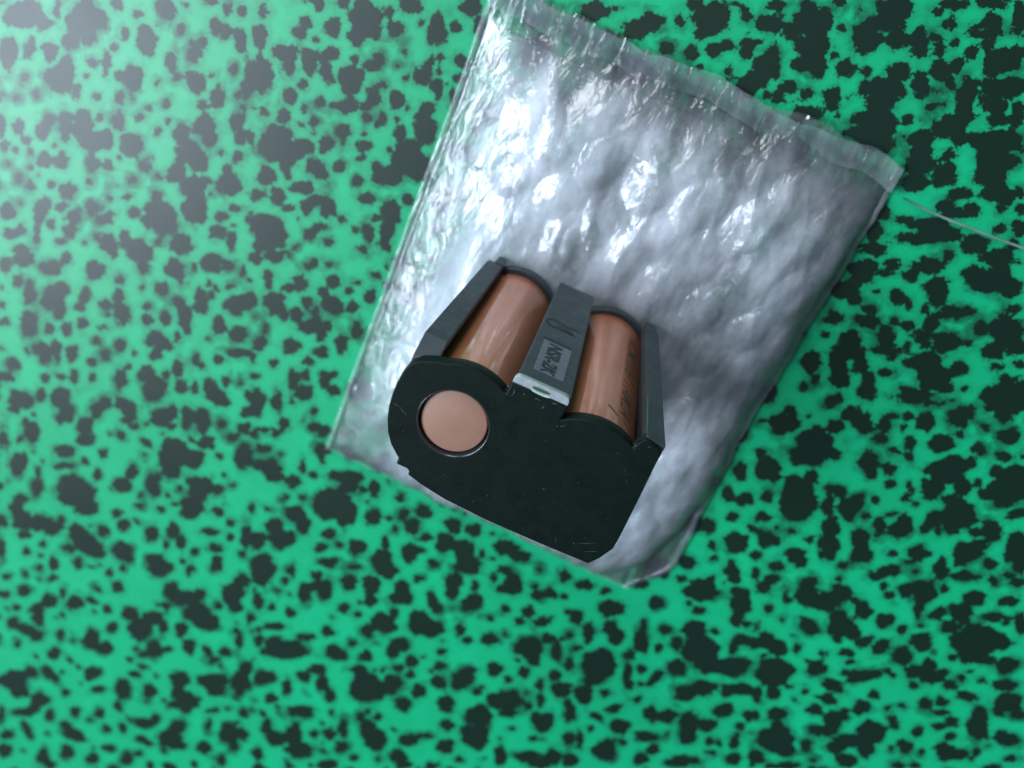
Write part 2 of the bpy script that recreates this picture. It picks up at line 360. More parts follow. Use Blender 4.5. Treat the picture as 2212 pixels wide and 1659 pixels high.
633 -807 28 21 108; 697 -783 50 21 115; 679 -736 19 9 115; 617 -613 19 16 36; 676 -649 22 20 48; 624 -544 36 29 110; 648 -554 19 18 47; 691 -495 23 21 107;
698 -550 13 11 112; 765 -553 44 36 34; 771 -509 13 12 109; 789 -618 19 15 33; 722 -416 14 11 115; 688 -368 24 20 115; 729 -316 15 10 29; 771 -378 34 30 116;
744 -449 8 7 86; 800 -458 30 18 117; 821 -481 16 15 36; 874 -545 42 27 117; 848 -513 17 15 37; 888 -598 19 13 117; 922 -590 15 12 32; 468 -909 21 18 47;
431 -970 43 37 74; 459 -994 26 18 106; 506 -940 32 18 110; 549 -901 18 11 35; 455 -1057 23 18 100; 424 -1106 15 13 89; 535 -1023 21 18 90; 557 -963 26 14 111;
631 -926 58 49 99; 628 -988 24 18 105; 632 -885 29 26 84; 638 -1043 36 28 104; 575 -1061 32 28 66; 515 -1083 24 13 110; 536 -1126 30 10 112; 512 -1169 17 11 108;
464 -1177 43 29 106; 472 -1222 30 18 37; 576 -1202 41 32 99; 636 -1129 31 18 110; 613 -1101 18 10 110; 713 -910 35 13 115; 735 -944 20 13 112; 741 -874 18 13 112;
787 -886 32 14 83; 693 -846 17 14 40; 823 -819 29 26 94; 740 -720 17 15 47; 752 -780 18 10 115; 786 -744 22 17 111; 807 -681 33 32 76; 852 -731 51 48 70;
886 -768 39 33 39; 944 -747 52 33 32; 969 -713 30 15 31; 933 -646 30 19 31; 926 -687 25 11 118; 857 -656 11 10 80; 689 -1009 18 15 44; 887 -887 36 29 39;
921 -846 36 29 38; 982 -820 23 21 103; 1014 -797 31 23 34; 1005 -890 31 26 40; 948 -987 48 27 115; 967 -1033 28 24 47; 987 -963 27 24 45; 1073 -869 20 15 115;
1070 -919 13 12 94; 737 -1046 27 16 56; 836 -1007 36 18 114; 878 -988 28 25 51; 778 -1099 31 27 52; 706 -1101 22 12 168; 709 -1152 14 10 105; 861 -1091 35 21 35;
908 -1058 11 9 105; 900 -1128 21 18 89; 781 -1207 42 36 91; 670 -1217 25 18 106; 699 -1206 32 11 113; 1023 -1012 14 12 90; 1050 -1002 13 10 113; 1087 -979 23 16 115;
1112 -1035 23 21 57; 591 -1355 41 26 38; 659 -1313 36 24 106; 706 -1298 30 24 97; 635 -1358 35 22 39; 985 -1130 38 22 35; 1017 -1102 21 15 38; 887 -1177 26 21 102;
1155 -1001 31 11 118; 851 -216 46 37 26; 869 -232 21 19 127; 915 -181 21 15 123; 962 -156 28 26 143; 976 -180 19 15 126; 787 -282 12 10 27; 794 -283 18 9 28;
830 -335 29 20 119; 851 -329 16 14 28; 839 -291 9 8 122; 873 -284 9 7 27; 926 -285 9 8 125; 835 -390 14 11 118; 919 -341 27 24 26; 939 -347 20 14 120;
954 -229 28 21 123; 978 -281 39 26 122; 1033 -224 29 25 128; 1059 -259 34 25 124; 1055 -174 26 14 123; 1059 -127 13 11 17; 1012 -158 12 10 134; 1108 -151 31 18 103;
1098 -162 21 15 125; 1123 -223 11 9 25; 1172 -196 23 21 6; 1197 -185 12 11 145; 1169 -225 13 10 26; 1153 -90 23 16 127; 1153 -121 18 14 129; 1180 -117 16 8 124;
1200 -54 39 35 180; 1204 -94 23 18 131; 1276 -70 29 16 26; 1291 -62 30 20 128; 1274 -135 33 28 18; 1274 -162 22 19 18; 1283 -108 22 18 17; 1371 -76 51 29 127;
1401 -113 29 18 128; 1311 5 20 10 63; 1269 16 28 10 27; 1248 -209 27 19 127; 1240 -186 14 9 126; 1197 -243 11 9 133; 1039 -311 14 11 26; 1140 -280 35 17 43;
1121 -302 16 15 12; 1154 -267 20 15 125; 893 -395 28 14 29; 863 -443 20 11 118; 899 -466 23 18 118; 901 -436 18 18 33; 962 -466 26 8 119; 976 -470 10 10 111;
944 -521 15 12 118; 990 -536 8 7 114; 991 -398 23 22 130; 1010 -439 31 30 134; 1052 -432 40 31 29; 1078 -389 30 28 127; 1148 -407 31 18 122; 1119 -389 14 10 122;
1167 -408 11 10 22; 1157 -316 10 8 125; 1248 -287 37 32 132; 1212 -302 23 22 4; 1268 -333 28 12 123; 1187 -335 14 10 27; 1304 -200 23 19 18; 1329 -191 19 10 28;
1337 -143 16 14 155; 1374 -177 15 11 130; 1392 -145 15 12 20; 1425 -154 15 13 8; 1366 -243 27 24 8; 1438 -213 24 17 25; 1316 -323 26 17 69; 1363 -296 35 28 130;
1215 -410 25 24 139; 1266 -410 14 12 126; 1300 -379 11 10 14; 1062 -522 34 22 164; 1124 -474 42 32 121; 1158 -485 28 26 26; 1144 -517 16 12 121; 1209 -492 24 15 69;
1252 -485 29 19 79; 1329 -422 30 28 5; 1313 -486 32 24 124; 1440 -269 28 14 28; 1470 -267 10 9 146; 1443 -349 65 46 27; 1364 -348 23 20 20; 1452 -398 31 26 23;
1494 -391 23 21 17; 1499 -329 25 20 22; 1421 -428 12 10 20; 1503 -256 35 15 126; 941 -585 15 8 118; 986 -615 27 25 109; 969 -637 25 19 32; 1024 -624 27 25 111;
1061 -698 50 45 113; 1049 -711 38 33 36; 1092 -763 23 17 116; 1071 -596 15 9 119; 1149 -632 27 25 34; 1139 -582 11 9 120; 1184 -549 20 15 30; 1208 -569 14 10 30;
1256 -601 31 22 31; 1215 -606 14 12 120; 1278 -575 29 16 30; 1306 -546 10 8 124; 1329 -557 10 8 124; 1365 -517 24 21 25; 1385 -480 27 20 125; 1415 -506 32 24 28;
1430 -478 14 13 7; 1390 -556 15 13 125; 1466 -507 16 15 135; 1481 -473 13 10 126; 1529 -450 12 10 130; 1486 -442 8 8 156; 1552 -381 32 25 73; 1582 -438 31 19 29;
1622 -483 37 32 21; 1620 -516 19 16 129; 1666 -507 20 15 27; 1214 -661 32 20 6; 1227 -708 26 18 5; 1157 -718 12 9 118; 1059 -793 29 12 118; 1322 -635 16 14 123;
1317 -687 25 24 119; 1212 -758 22 19 115; 1450 -593 25 18 124; 1481 -564 17 15 132; 1496 -601 24 11 31; 1525 -519 25 17 29; 1603 -585 56 26 124; 1090 -859 16 10 117;
1136 -824 30 23 35; 1159 -865 24 17 116; 1178 -909 51 47 50; 1224 -929 27 24 44; 1172 -990 24 18 115; 1276 -766 35 23 119; 1289 -738 23 17 120; 1260 -816 26 19 33;
1286 -800 23 21 113; 1386 -752 43 38 120; 1358 -804 64 26 32; 1330 -842 30 27 37; 1402 -811 30 26 118; 1379 -874 30 27 38; 1411 -689 26 12 122; 1427 -700 16 10 122;
1485 -687 18 14 123; 1485 -745 26 20 122; 1534 -742 15 10 123; 1540 -610 20 18 132; 1523 -644 15 14 26; 1564 -655 17 16 24; 1690 -590 36 25 168; 1602 -706 41 28 31;
1569 -700 21 17 30; 1654 -674 26 10 100; 1739 -641 16 14 23; 1504 -816 19 15 33; 1544 -792 13 12 33; 1260 -885 23 17 117; 1308 -919 13 10 117; 1249 -982 49 13 33;
1459 -775 12 8 121; 1714 -691 24 12 32; 678 256 20 18 5; 683 214 11 10 149; 749 282 25 18 19; 736 227 24 22 176; 746 199 37 22 23; 749 154 34 20 123;
768 129 24 19 19; 794 176 20 19 179; 818 163 23 17 126; 838 130 22 20 146; 847 190 17 11 23; 807 262 30 19 126; 816 241 29 15 24; 838 236 17 15 5;
800 307 10 9 140; 830 311 15 11 18; 870 301 23 14 21; 886 288 15 13 139; 858 266 15 11 130; 873 338 22 16 130; 900 371 32 10 25; 927 312 31 25 11;
969 328 13 11 141; 915 249 42 26 22; 952 225 36 30 13; 988 218 17 15 179; 1024 234 10 9 169; 985 269 20 18 171; 936 166 46 17 26; 916 173 20 13 22;
980 171 23 11 25; 687 140 31 20 123; 717 108 17 10 122; 701 78 11 10 140; 1025 384 41 33 142; 972 374 22 15 132; 1024 335 23 20 165; 1063 367 23 20 165;
1052 308 12 8 20; 1093 335 16 12 16; 1112 251 49 41 8; 1138 212 23 19 10; 1135 279 31 19 129; 782 71 26 16 58; 791 89 15 12 127; 711 -28 33 28 21;
713 5 20 13 121; 800 -42 42 37 19; 807 -75 53 29 26; 789 -10 20 17 128; 854 -46 21 16 24; 818 23 21 18 17; 830 64 19 18 2; 862 63 26 24 6;
884 47 17 15 13; 917 77 24 15 125; 919 105 13 7 25; 958 87 10 9 4; 929 39 17 12 23; 995 122 28 20 128; 957 120 15 9 24; 1056 166 28 23 14;
1057 184 20 17 7; 1115 170 11 8 131; 1178 176 25 21 7; 1056 91 30 24 18; 995 59 24 13 124; 1013 32 18 12 125; 970 26 10 9 4; 936 -26 29 26 135;
957 -48 17 14 129; 990 -22 19 16 19; 740 -153 36 31 122; 698 -122 14 13 21; 680 -189 26 18 119; 841 -128 19 18 133; 814 -152 22 17 25; 843 -190 56 45 122;
858 -237 26 18 27; 731 -252 21 20 26; 777 -221 20 14 120; 730 -313 15 13 29; 788 -279 15 12 27; 783 -323 10 9 118; 839 -290 9 9 19; 900 -131 18 16 16;
920 -130 17 16 136; 913 -173 26 16 122; 966 -144 31 25 64; 967 -173 22 16 124; 952 -226 24 22 127; 1015 -56 13 12 14; 1052 -38 8 7 138; 1068 -75 14 10 127;
1097 -77 8 7 138; 1060 -128 14 12 19; 1012 -159 11 10 134; 1003 -110 12 9 125; 1053 -172 24 14 123; 1104 -139 26 21 128; 1106 30 44 29 24; 1105 62 24 20 13;
1101 -19 30 27 145; 1159 16 29 17 126; 1115 -41 16 13 19; 1143 77 18 13 129; 1140 116 17 15 172; 1196 125 17 15 1; 1251 92 37 32 6; 1254 47 47 37 17;
1204 86 21 16 135; 1219 22 18 16 166; 1187 40 11 9 143; 1197 -55 43 37 138; 1153 -88 20 17 137; 1166 -32 21 17 18; 1279 -49 22 20 151; 1310 6 23 13 56;
1151 -123 13 12 143; 658 -380 23 23 62; 687 -263 22 15 118; 1092 291 19 15 15; 541 641 45 21 22; 514 634 21 14 18; 571 636 21 14 17; 637 668 27 23 155;
657 629 32 26 142; 674 589 26 21 6; 675 707 35 14 22; 706 699 16 13 179; 701 667 13 9 17; 721 631 24 20 171; 718 612 13 11 169; 766 722 40 25 17;
793 697 40 25 17; 795 667 34 25 11; 824 644 29 24 165; 856 635 20 17 151; 860 613 13 11 150; 872 655 15 12 151; 895 629 15 13 150; 757 601 14 10 134;
774 611 14 11 10; 749 573 19 14 11; 781 569 25 12 22; 803 584 18 13 15; 748 524 39 17 23; 775 515 51 22 23; 731 486 35 15 23; 699 515 19 9 22;
650 507 20 16 134; 653 467 23 16 128; 674 432 26 14 22; 854 527 30 20 18; 881 575 12 10 149; 916 594 20 13 132; 926 560 14 12 148; 912 521 30 20 18;
934 497 24 20 1; 920 468 44 26 21; 971 475 28 24 159; 888 476 16 13 13; 820 483 16 12 138; 790 441 33 19 21; 802 461 16 10 20; 777 412 15 13 1;
837 414 28 21 17; 851 392 21 16 17; 727 417 18 15 136; 680 381 32 26 13; 714 394 14 10 18; 668 326 32 24 19; 695 315 20 13 21; 729 349 9 6 21;
775 359 19 14 130; 805 355 13 11 142; 842 358 16 12 130; 738 308 15 13 2; 895 381 21 13 21; 928 394 14 10 16; 1009 439 14 10 15; 956 536 6 4 134;
-96 634 28 20 21; -63 654 16 4 22; -108 638 14 11 20; -14 637 19 13 20; 23 658 26 21 17; -3 625 24 13 22; 73 688 12 9 121; 132 714 39 32 12;
141 735 18 13 18; 126 679 12 11 176; 88 724 13 9 19; 191 746 16 11 124; 244 748 23 19 7; 239 785 18 8 21; 73 626 16 13 16; 123 640 15 14 147;
167 661 17 16 151; 181 679 16 10 20; 223 701 18 11 122; 229 682 13 11 132; 234 710 16 6 22; 278 677 29 25 134; 279 703 14 13 168; 268 643 28 18 19;
261 618 21 14 20; 210 640 10 9 131; 227 628 9 7 16; 316 627 21 11 21; 152 620 7 4 20; -181 610 12 4 22; -120 590 17 11 22; 321 784 36 27 12;
300 808 15 13 140; 337 800 20 17 6; 292 754 19 17 169; 342 747 36 22 19; 352 718 32 22 17; 375 699 14 11 10; 391 746 10 9 142; 377 796 9 8 166;
255 757 22 13 123; 290 689 33 11 120; 350 838 13 8 18; 393 842 11 8 133; 455 867 35 25 13; 452 839 39 17 21; 432 801 29 25 178; 435 776 13 11 9;
482 824 21 18 164; 493 810 11 8 10; 522 848 15 10 131; 526 829 17 11 17; 539 813 15 12 10; 531 888 9 8 164; 545 916 23 11 19; 558 881 16 12 8;
553 854 13 10 140; 631 916 23 16 12; 640 895 32 10 21; 617 901 21 8 21; 650 877 16 12 143; 615 947 33 10 21; 676 944 38 12 126; 576 829 11 8 134;
591 803 20 16 144; 601 791 11 9 145; 620 825 16 14 107; 626 853 12 10 161; 563 779 12 10 160; 576 763 21 17 143; 586 743 11 9 159; 626 787 10 8 145;
612 767 12 8 17; 647 810 12 10 159; 667 795 25 14 128; 675 763 30 17 128; 426 735 20 17 175; 465 742 9 7 4; 522 767 24 17 14; 514 730 42 24 19;
518 702 29 22 12; 530 670 45 23 21; 542 643 48 23 21; 567 631 32 14 22; 696 869 36 23 15; 691 843 19 13 15; 725 823 39 22 18; 728 788 32 18 19;
747 767 21 17 174; 777 790 27 13 127; 779 727 48 25 20; 337 656 20 13 18; 381 662 14 10 16; 376 648 9 7 14; 429 673 21 18 149; 437 659 14 10 15;
400 623 30 17 20; 462 643 11 8 134; 617 735 12 8 17; 636 748 9 7 179; 589 696 14 12 144; 573 681 8 6 9; 612 705 5 5 157; 668 723 29 18 18;
699 707 21 17 141; 632 670 25 20 6; 645 650 25 14 20; 700 670 14 10 11; 690 745 24 11 21; 330 628 14 9 19;"""

def blob_field(PX, PY):
    """signed distance-like value in mm, > 0 inside a printed blotch"""
    ar = np.array([[float(a) for a in s.split()] for s in BLOBS.replace('\n', ' ').split(';') if s.strip()])
    extra = []
    # the sheet goes on beyond what was traced: fill with blotches of the same sizes
    cx, cy = ar[:, 0] / 10, ar[:, 1] / 10
    for i in range(9000):
        x, y = rng.uniform(-185, 225), rng.uniform(-285, 150)
        big = rng.random() < 0.5
        r = rng.uniform(1.6, 4.2) if i < 3500 else rng.uniform(0.8, 1.6) if i < 6500 else rng.uniform(0.35, 0.8)
        d = np.hypot(cx - x, cy - y) - np.maximum(ar[:, 2], ar[:, 3]) / 10
        if d.min() < r + (1.3 if r > 1.0 else 0.45):
            continue
        if r > 1.5 and inside_traced(x, y):
            continue
        e = [x * 10, y * 10, r * 10 * rng.uniform(0.8, 1.5), r * 10 * rng.uniform(0.8, 1.2), rng.uniform(0, 180)]
        ar = np.vstack([ar, e])
        cx, cy = ar[:, 0] / 10, ar[:, 1] / 10
    F = np.full(PX.shape, -3.0)
    x0, y0 = PX[0, 0], PY[0, 0]
    dx, dy = PX[0, 1] - PX[0, 0], PY[1, 0] - PY[0, 0]
    ny, nx = PX.shape
    for x, y, a, b, t in ar:
        x, y, a, b = x / 10, y / 10, a / 10 * 1.02, b / 10 * 1.02
        R = max(a, b) * 1.35 + 2.5
        i0, i1 = max(0, int((x - R - x0) / dx)), min(nx, int((x + R - x0) / dx) + 2)
        j0, j1 = max(0, int((y - R - y0) / dy)), min(ny, int((y + R - y0) / dy) + 2)
        if i0 >= i1 or j0 >= j1:
            continue
        u, v = PX[j0:j1, i0:i1] - x, PY[j0:j1, i0:i1] - y
        c, s = math.cos(math.radians(t)), math.sin(math.radians(t))
        p, q = (u * c + v * s) / a, (-u * s + v * c) / b
        r = np.sqrt(p * p + q * q)
        ang = np.arctan2(q, p)
        k = (x * 7.3 + y * 3.1)
        wob = 1 + 0.07 * np.sin(3 * ang + k) + 0.05 * np.sin(5 * ang + 2.3 * k) + 0.03 * np.sin(8 * ang + 1.7 * k)
        d = (wob - r) * min(a, b) ** 0.7 * ((a + b) / 2) ** 0.3
        F[j0:j1, i0:i1] = np.maximum(F[j0:j1, i0:i1], d)
    return F

def inside_traced(x, y):
    # the part of the sheet the photograph shows well
    poly = [(-137, 13), (66, 97), (179, -65), (-101, -242)]
    s = True
    for (ax, ay), (bx, by) in zip(poly, poly[1:] + poly[:1]):
        if (bx - ax) * (y - ay) - (by - ay) * (x - ax) > 0:
            s = False
    under_bag = -29 < x < 64 and -60 < y < 58
    return s and not under_bag

def make_sheet_material():
    m, nt, p, out = mat('printed_sheet')
    geo = N(nt, 'ShaderNodeNewGeometry')
    pos = geo.outputs['Position']
    at = N(nt, 'ShaderNodeAttribute', attribute_name='ink')
    ink = at.outputs['Fac']
    n1 = noise_node(nt, pos, 270, 6, 0.72, 0.4)
    n2 = noise_node(nt, pos, 1300, 2, 0.6)
    n3 = noise_node(nt, pos, 90, 3, 0.6)
    e = math_node(nt, 'ADD', ink, math_node(nt, 'MULTIPLY', math_node(nt, 'SUBTRACT', n1, 0.5), 4.6))
    e = math_node(nt, 'ADD', e, math_node(nt, 'MULTIPLY', math_node(nt, 'SUBTRACT', n2, 0.5), 1.0))
    core = maprange(nt, e, -0.36, 0.08, 0, 1, True)
    core = math_node(nt, 'MAXIMUM', core, math_node(nt, 'MULTIPLY', maprange(nt, e, -1.4, -0.1, 0, 1, True), 0.30))
    # thin half-tone veil of ink round and between the blotches
    veil_edge = maprange(nt, e, -2.2, -0.3, 0, 1, True)
    veil_n = maprange(nt, n3, 0.42, 0.64, 0, 1, True)
    veil = math_node(nt, 'MULTIPLY', math_node(nt, 'MULTIPLY', veil_edge, veil_n), 0.72)
    fleck = maprange(nt, noise_node(nt, pos, 520, 2, 0.7), 0.70, 0.76, 0, 0.5)
    veil = math_node(nt, 'MAXIMUM', veil, math_node(nt, 'MULTIPLY', fleck, veil_n))
    fac = math_node(nt, 'MAXIMUM', core, veil)
    green = ramp(nt, noise_node(nt, pos, 45, 6, 0.75), [(0.33, (0.0, 0.275, 0.110)), (0.67, (0.0, 0.345, 0.145))])
    mx = N(nt, 'ShaderNodeMix', data_type='RGBA')
    L(nt, fac, mx.inputs[0])
    L(nt, green, mx.inputs[6])
    mx.inputs[7].default_value = (0.001, 0.013, 0.006, 1)
    L(nt, mx.outputs[2], p.inputs['Base Color'])
    L(nt, maprange(nt, noise_node(nt, pos, 60, 5, 0.65), 0.3, 0.7, 0.36, 0.43), p.inputs['Roughness'])
    p.inputs['Specular IOR Level'].default_value = 0.2
    p.inputs['Coat Weight'].default_value = 0.5
    p.inputs['Coat Roughness'].default_value = 0.42
    bump(nt, noise_node(nt, pos, 900, 3, 0.6), 0.00004, 0.5, p.inputs['Normal'])
    return m

sheet_mat = make_sheet_material()
gx = np.arange(-180, 220.1, 0.7)
gy = np.arange(-280, 145.1, 0.7)
PX, PY = np.meshgrid(gx, gy)
me = grid_mesh('table_top', PX * MM, PY * MM, np.zeros_like(PX))
ink = blob_field(PX, PY)
a = me.attributes.new('ink', 'FLOAT', 'POINT')
a.data.foreach_set('value', ink.astype(np.float32).ravel())
table = obj('table_top', me, sheet_mat)
table['kind'] = 'structure'

# the rest of the table, outside the picture, with the same print
def make_far_sheet_material():
    m, nt, p, out = mat('printed_sheet_far')
    geo = N(nt, 'ShaderNodeNewGeometry')
    v = N(nt, 'ShaderNodeTexVoronoi', feature='DISTANCE_TO_EDGE')
    v.inputs['Scale'].default_value = 120
    L(nt, geo.outputs['Position'], v.inputs['Vector'])
    n = noise_node(nt, geo.outputs['Position'], 380, 3, 0.6)
    f = math_node(nt, 'ADD', v.outputs['Distance'], math_node(nt, 'MULTIPLY', math_node(nt, 'SUBTRACT', n, 0.5), 0.35))
    c = ramp(nt, f, [(0.20, (0.001, 0.46, 0.245)), (0.24, (0.009, 0.020, 0.013))])
    L(nt, c, p.inputs['Base Color'])
    p.inputs['Roughness'].default_value = 0.36
    return m

bm = bmesh.new()
ox0, ox1, oy0, oy1 = gx[0] * MM, gx[-1] * MM, gy[0] * MM, gy[-1] * MM
X0, X1, Y0, Y1 = -0.7, 0.7, -0.6, 0.5
for (a0, b0, a1, b1) in ((X0, Y0, X1, oy0), (X0, oy1, X1, Y1), (X0, oy0, ox0, oy1), (ox1, oy0, X1, oy1)):
    bm.faces.new([bm.verts.new(c) for c in ((a0, b0, 0), (a1, b0, 0), (a1, b1, 0), (a0, b1, 0))])
me = bpy.data.meshes.new('outer_sheet')
bm.to_mesh(me)
bm.free()
obj('outer_sheet', me, make_far_sheet_material(), table)
obj('table_board', box_mesh('table_board', -702, 702, -602, 502, -24, -0.6, 1.5), None, table)

# ------------------------------------------------------------------ bubble-wrap pouch
BX0, BX1, BY0, BY1 = -31.0, 63.5, -63.0, 61.5

def smooth(t):
    t = np.clip(t, 0, 1)
    return t * t * (3 - 2 * t)

def fractal(X, Y, scale, octaves=4, seed=0.0, sx=1.0, sy=1.0, ridged=False):
    """gradient-noise sum on a mm grid (numpy, tiled lattice)"""
    r = np.random.default_rng(int(seed * 1000) + 5)
    out = np.zeros_like(X)
    amp, tot = 1.0, 0.0
    for o in range(octaves):
        g = r.normal(size=(128, 128, 2))
        g /= np.linalg.norm(g, axis=-1, keepdims=True)
        u, v = X / scale * sx + 57.3, Y / scale * sy + 41.7
        i, j = np.floor(u).astype(int), np.floor(v).astype(int)
        fu, fv = u - i, v - j
        su, sv = fu ** 3 * (fu * (fu * 6 - 15) + 10), fv ** 3 * (fv * (fv * 6 - 15) + 10)
        def d(a, b):
            q = g[(j + b) % 128, (i + a) % 128]
            return q[..., 0] * (fu - a) + q[..., 1] * (fv - b)
        n = (d(0, 0) * (1 - su) + d(1, 0) * su) * (1 - sv) + (d(0, 1) * (1 - su) + d(1, 1) * su) * sv
        n = n * 1.5
        if ridged:
            n = 1 - 2 * np.abs(n)
        out += amp * n
        tot += amp
        amp *= 0.5
        scale *= 0.5
    return out / tot

def edge_shape(X, Y):
    """warp the rectangle's rim slightly so that it is a cut, handled pouch"""
    wx = 1.1 * fractal(X, Y, 30, 3, 1.1)
    wy = 1.6 * fractal(X, Y, 26, 3, 2.2)
    ex = smooth(np.abs(X - (BX0 + BX1) / 2) / 47 - 0.6)
    ey = smooth(np.abs(Y - (BY0 + BY1) / 2) / 62 - 0.6)
    Xo = X + wx * ex + 0.0 * Y
    # lower right corner runs out a little wider and longer, as in the photograph
    Xo = Xo + 3.0 * smooth((X - 20) / 45) * smooth((-Y) / 60)
    Yo = Y + wy * ey - 1.6 * smooth((X - 10) / 50) * smooth((-Y - 20) / 45)
    # the lower right corner is cut away at a slant
    Xo = Xo - 8.0 * smooth((-50 - Y) / 14) * smooth((X - 38) / 24)
    Yo = Yo + (1.3 * np.sin(X / 6.5 + 1.0) + 0.7 * np.sin(X / 2.9)) * 0.6 * smooth((Y - 50) / 10) * smooth((X - 5) / 35)
    Yo = Yo + 0.9 * fractal(X, Y * 0, 7, 3, 12.2) * smooth((np.abs(Y) - 50) / 12)
    Xo = Xo + 0.8 * fractal(X * 0, Y, 8, 3, 13.3) * smooth((X - 50) / 12)
    return Xo, Yo

def bag_height(X, Y, top=True):
    dl, dr = X - BX0, BX1 - X
    db, dt = Y - BY0, (BY1 - 3.0) - Y          # the mouth strip along the top edge stays flat
    def side(d, w):
        return np.sqrt(np.clip(1 - (1 - np.clip(d / w, 0, 1)) ** 2, 0, 1))
    h = 9.0 * np.clip((dl - 1.6) / 20, 0, 1) ** 0.85 * side(dr - 0.8 - 7 * smooth((-Y - 25) / 35), 24) * side(db - 1.0, 24) * np.clip(dt / 17, 0, 1) ** 0.9
    h = h * (1 + 0.22 * fractal(X, Y, 34, 2, 3.3))
    return h

def crumple(X, Y, seed, k=1.0):
    # long shallow folds running with the pouch, short sharp ones across, flattened bubbles
    a = fractal(X + 0.1 * Y, Y, 19, 3, seed, sx=1.5, sy=0.55)
    b = fractal(X + 0.12 * Y, Y - 0.1 * X, 16, 1, seed + 0.3, sx=1.4, sy=0.5, ridged=True)
    c = fractal(X, Y, 6, 2, seed + 0.6, ridged=True)
    calm = 0.45 + 0.75 * smooth(0.5 + 1.1 * fractal(X, Y, 30, 2, seed + 0.8) + 0.3 * smooth((Y - 5) / 30) - 0.25 * smooth((X - 25) / 30))
    return k * (1.65 * a + calm * (1.2 * b + 0.07 * c))

def bubbles(X, Y, pitch=11.2, r=5.0, hgt=1.0, ox=0.0, oy=0.0, soft=False):
    out = np.zeros_like(X)
    rr = np.random.default_rng(8)
    rows = int(130 / (pitch * 0.866)) + 2
    for j in range(rows):
        for i in range(12):
            cx = BX0 + 2 + i * pitch + (j % 2) * pitch / 2 + ox + rr.normal() * 0.25
            cy = BY0 + 3 + j * pitch * 0.866 + oy + rr.normal() * 0.25
            h = hgt * rr.uniform(0.3, 1.5)
            q = np.hypot((X - cx) * 1.12 - 0.15 * (Y - cy), (Y - cy) * rr.uniform(0.72, 0.95)) / (r * rr.uniform(0.88, 1.08))
            dome = np.where(q < 1, np.clip(1 - q * q, 0, 1) ** 1.5, 0) if soft else np.where(q < 1, np.clip(1 - q ** 2.6, 0, 1) ** 0.6, 0)
            # half-burst bubbles cave in
            dome = dome * (1 - rr.uniform(0, 0.7) * np.exp(-(q * 1.7) ** 2))
            out = np.maximum(out, h * dome)
    return out

def film_material(name, opacity, tint, rough, bump_k, shine=1.8, thin_rim=False, blur=0.0):
    """thin polyethylene: clear, a little milky, with a sharp sheen on both faces"""
    m, nt, p, out = mat(name)
    nt.nodes.remove(p)
    geo = N(nt, 'ShaderNodeNewGeometry')
    pos = geo.outputs['Position']
    mp = N(nt, 'ShaderNodeMapping')
    mp.inputs['Rotation'].default_value = (0, 0, math.radians(-18))
    mp.inputs['Scale'].default_value = (1.7, 0.7, 1)
    L(nt, pos, mp.inputs[0])
    nb = bump(nt, noise_node(nt, mp.outputs[0], 190, 3, 0.55, 1.1), 0.0013, bump_k, None)
    nb = bump(nt, noise_node(nt, mp.outputs[0], 500, 2, 0.5), 0.00010, bump_k * 0.4, None, nb)
    tr = N(nt, 'ShaderNodeBsdfTransparent')
    tr.inputs[0].default_value = (0.985, 0.995, 0.99, 1)
    df = N(nt, 'ShaderNodeBsdfDiffuse')
    df.inputs[0].default_value = (*tint, 1)
    tl = N(nt, 'ShaderNodeBsdfTranslucent')
    tl.inputs[0].default_value = (*tint, 1)
    mk = N(nt, 'ShaderNodeMixShader')
    mk.inputs[0].default_value = 0.25
    L(nt, df.outputs[0], mk.inputs[1])
    L(nt, tl.outputs[0], mk.inputs[2])
    milk = maprange(nt, noise_node(nt, mp.outputs[0], 75, 4, 0.65), 0.32, 0.68, opacity * 0.4, opacity * 1.6)
    if thin_rim:
        sx = N(nt, 'ShaderNodeSeparateXYZ')
        L(nt, pos, sx.inputs[0])
        milk = math_node(nt, 'MULTIPLY', milk, maprange(nt, sx.outputs['Z'], 0.0022, 0.0088, 0.10, 1.0))
    clear = tr.outputs[0]
    if blur:
        # air cells bend and scatter what lies under them
        rf = N(nt, 'ShaderNodeBsdfRefraction')
        rf.inputs['Color'].default_value = (0.97, 0.99, 0.98, 1)
        rf.inputs['IOR'].default_value = 1.2
        rf.inputs['Roughness'].default_value = blur
        L(nt, nb, rf.inputs['Normal'])
        cm = N(nt, 'ShaderNodeMixShader')
        cm.inputs[0].default_value = 0.5
        L(nt, tr.outputs[0], cm.inputs[1])
        L(nt, rf.outputs[0], cm.inputs[2])
        clear = cm.outputs[0]
    mix = N(nt, 'ShaderNodeMixShader')
    L(nt, milk, mix.inputs[0])
    L(nt, clear, mix.inputs[1])
    L(nt, mk.outputs[0], mix.inputs[2])
    gl = N(nt, 'ShaderNodeBsdfGlossy')
    gl.inputs[0].default_value = (0.96, 0.97, 1.0, 1)
    L(nt, maprange(nt, noise_node(nt, pos, 260, 3, 0.6), 0.35, 0.65, rough * 0.6, rough * 1.6), gl.inputs['Roughness'])
    L(nt, nb, gl.inputs['Normal'])
    fr = N(nt, 'ShaderNodeFresnel')
    fr.inputs[0].default_value = 1.5
    L(nt, nb, fr.inputs['Normal'])
    fin = N(nt, 'ShaderNodeMixShader')
    L(nt, math_node(nt, 'MULTIPLY', fr.outputs[0], shine, True), fin.inputs[0])
    L(nt, mix.outputs[0], fin.inputs[1])
    L(nt, gl.outputs[0], fin.inputs[2])
    L(nt, fin.outputs[0], out.inputs[0])
    return m

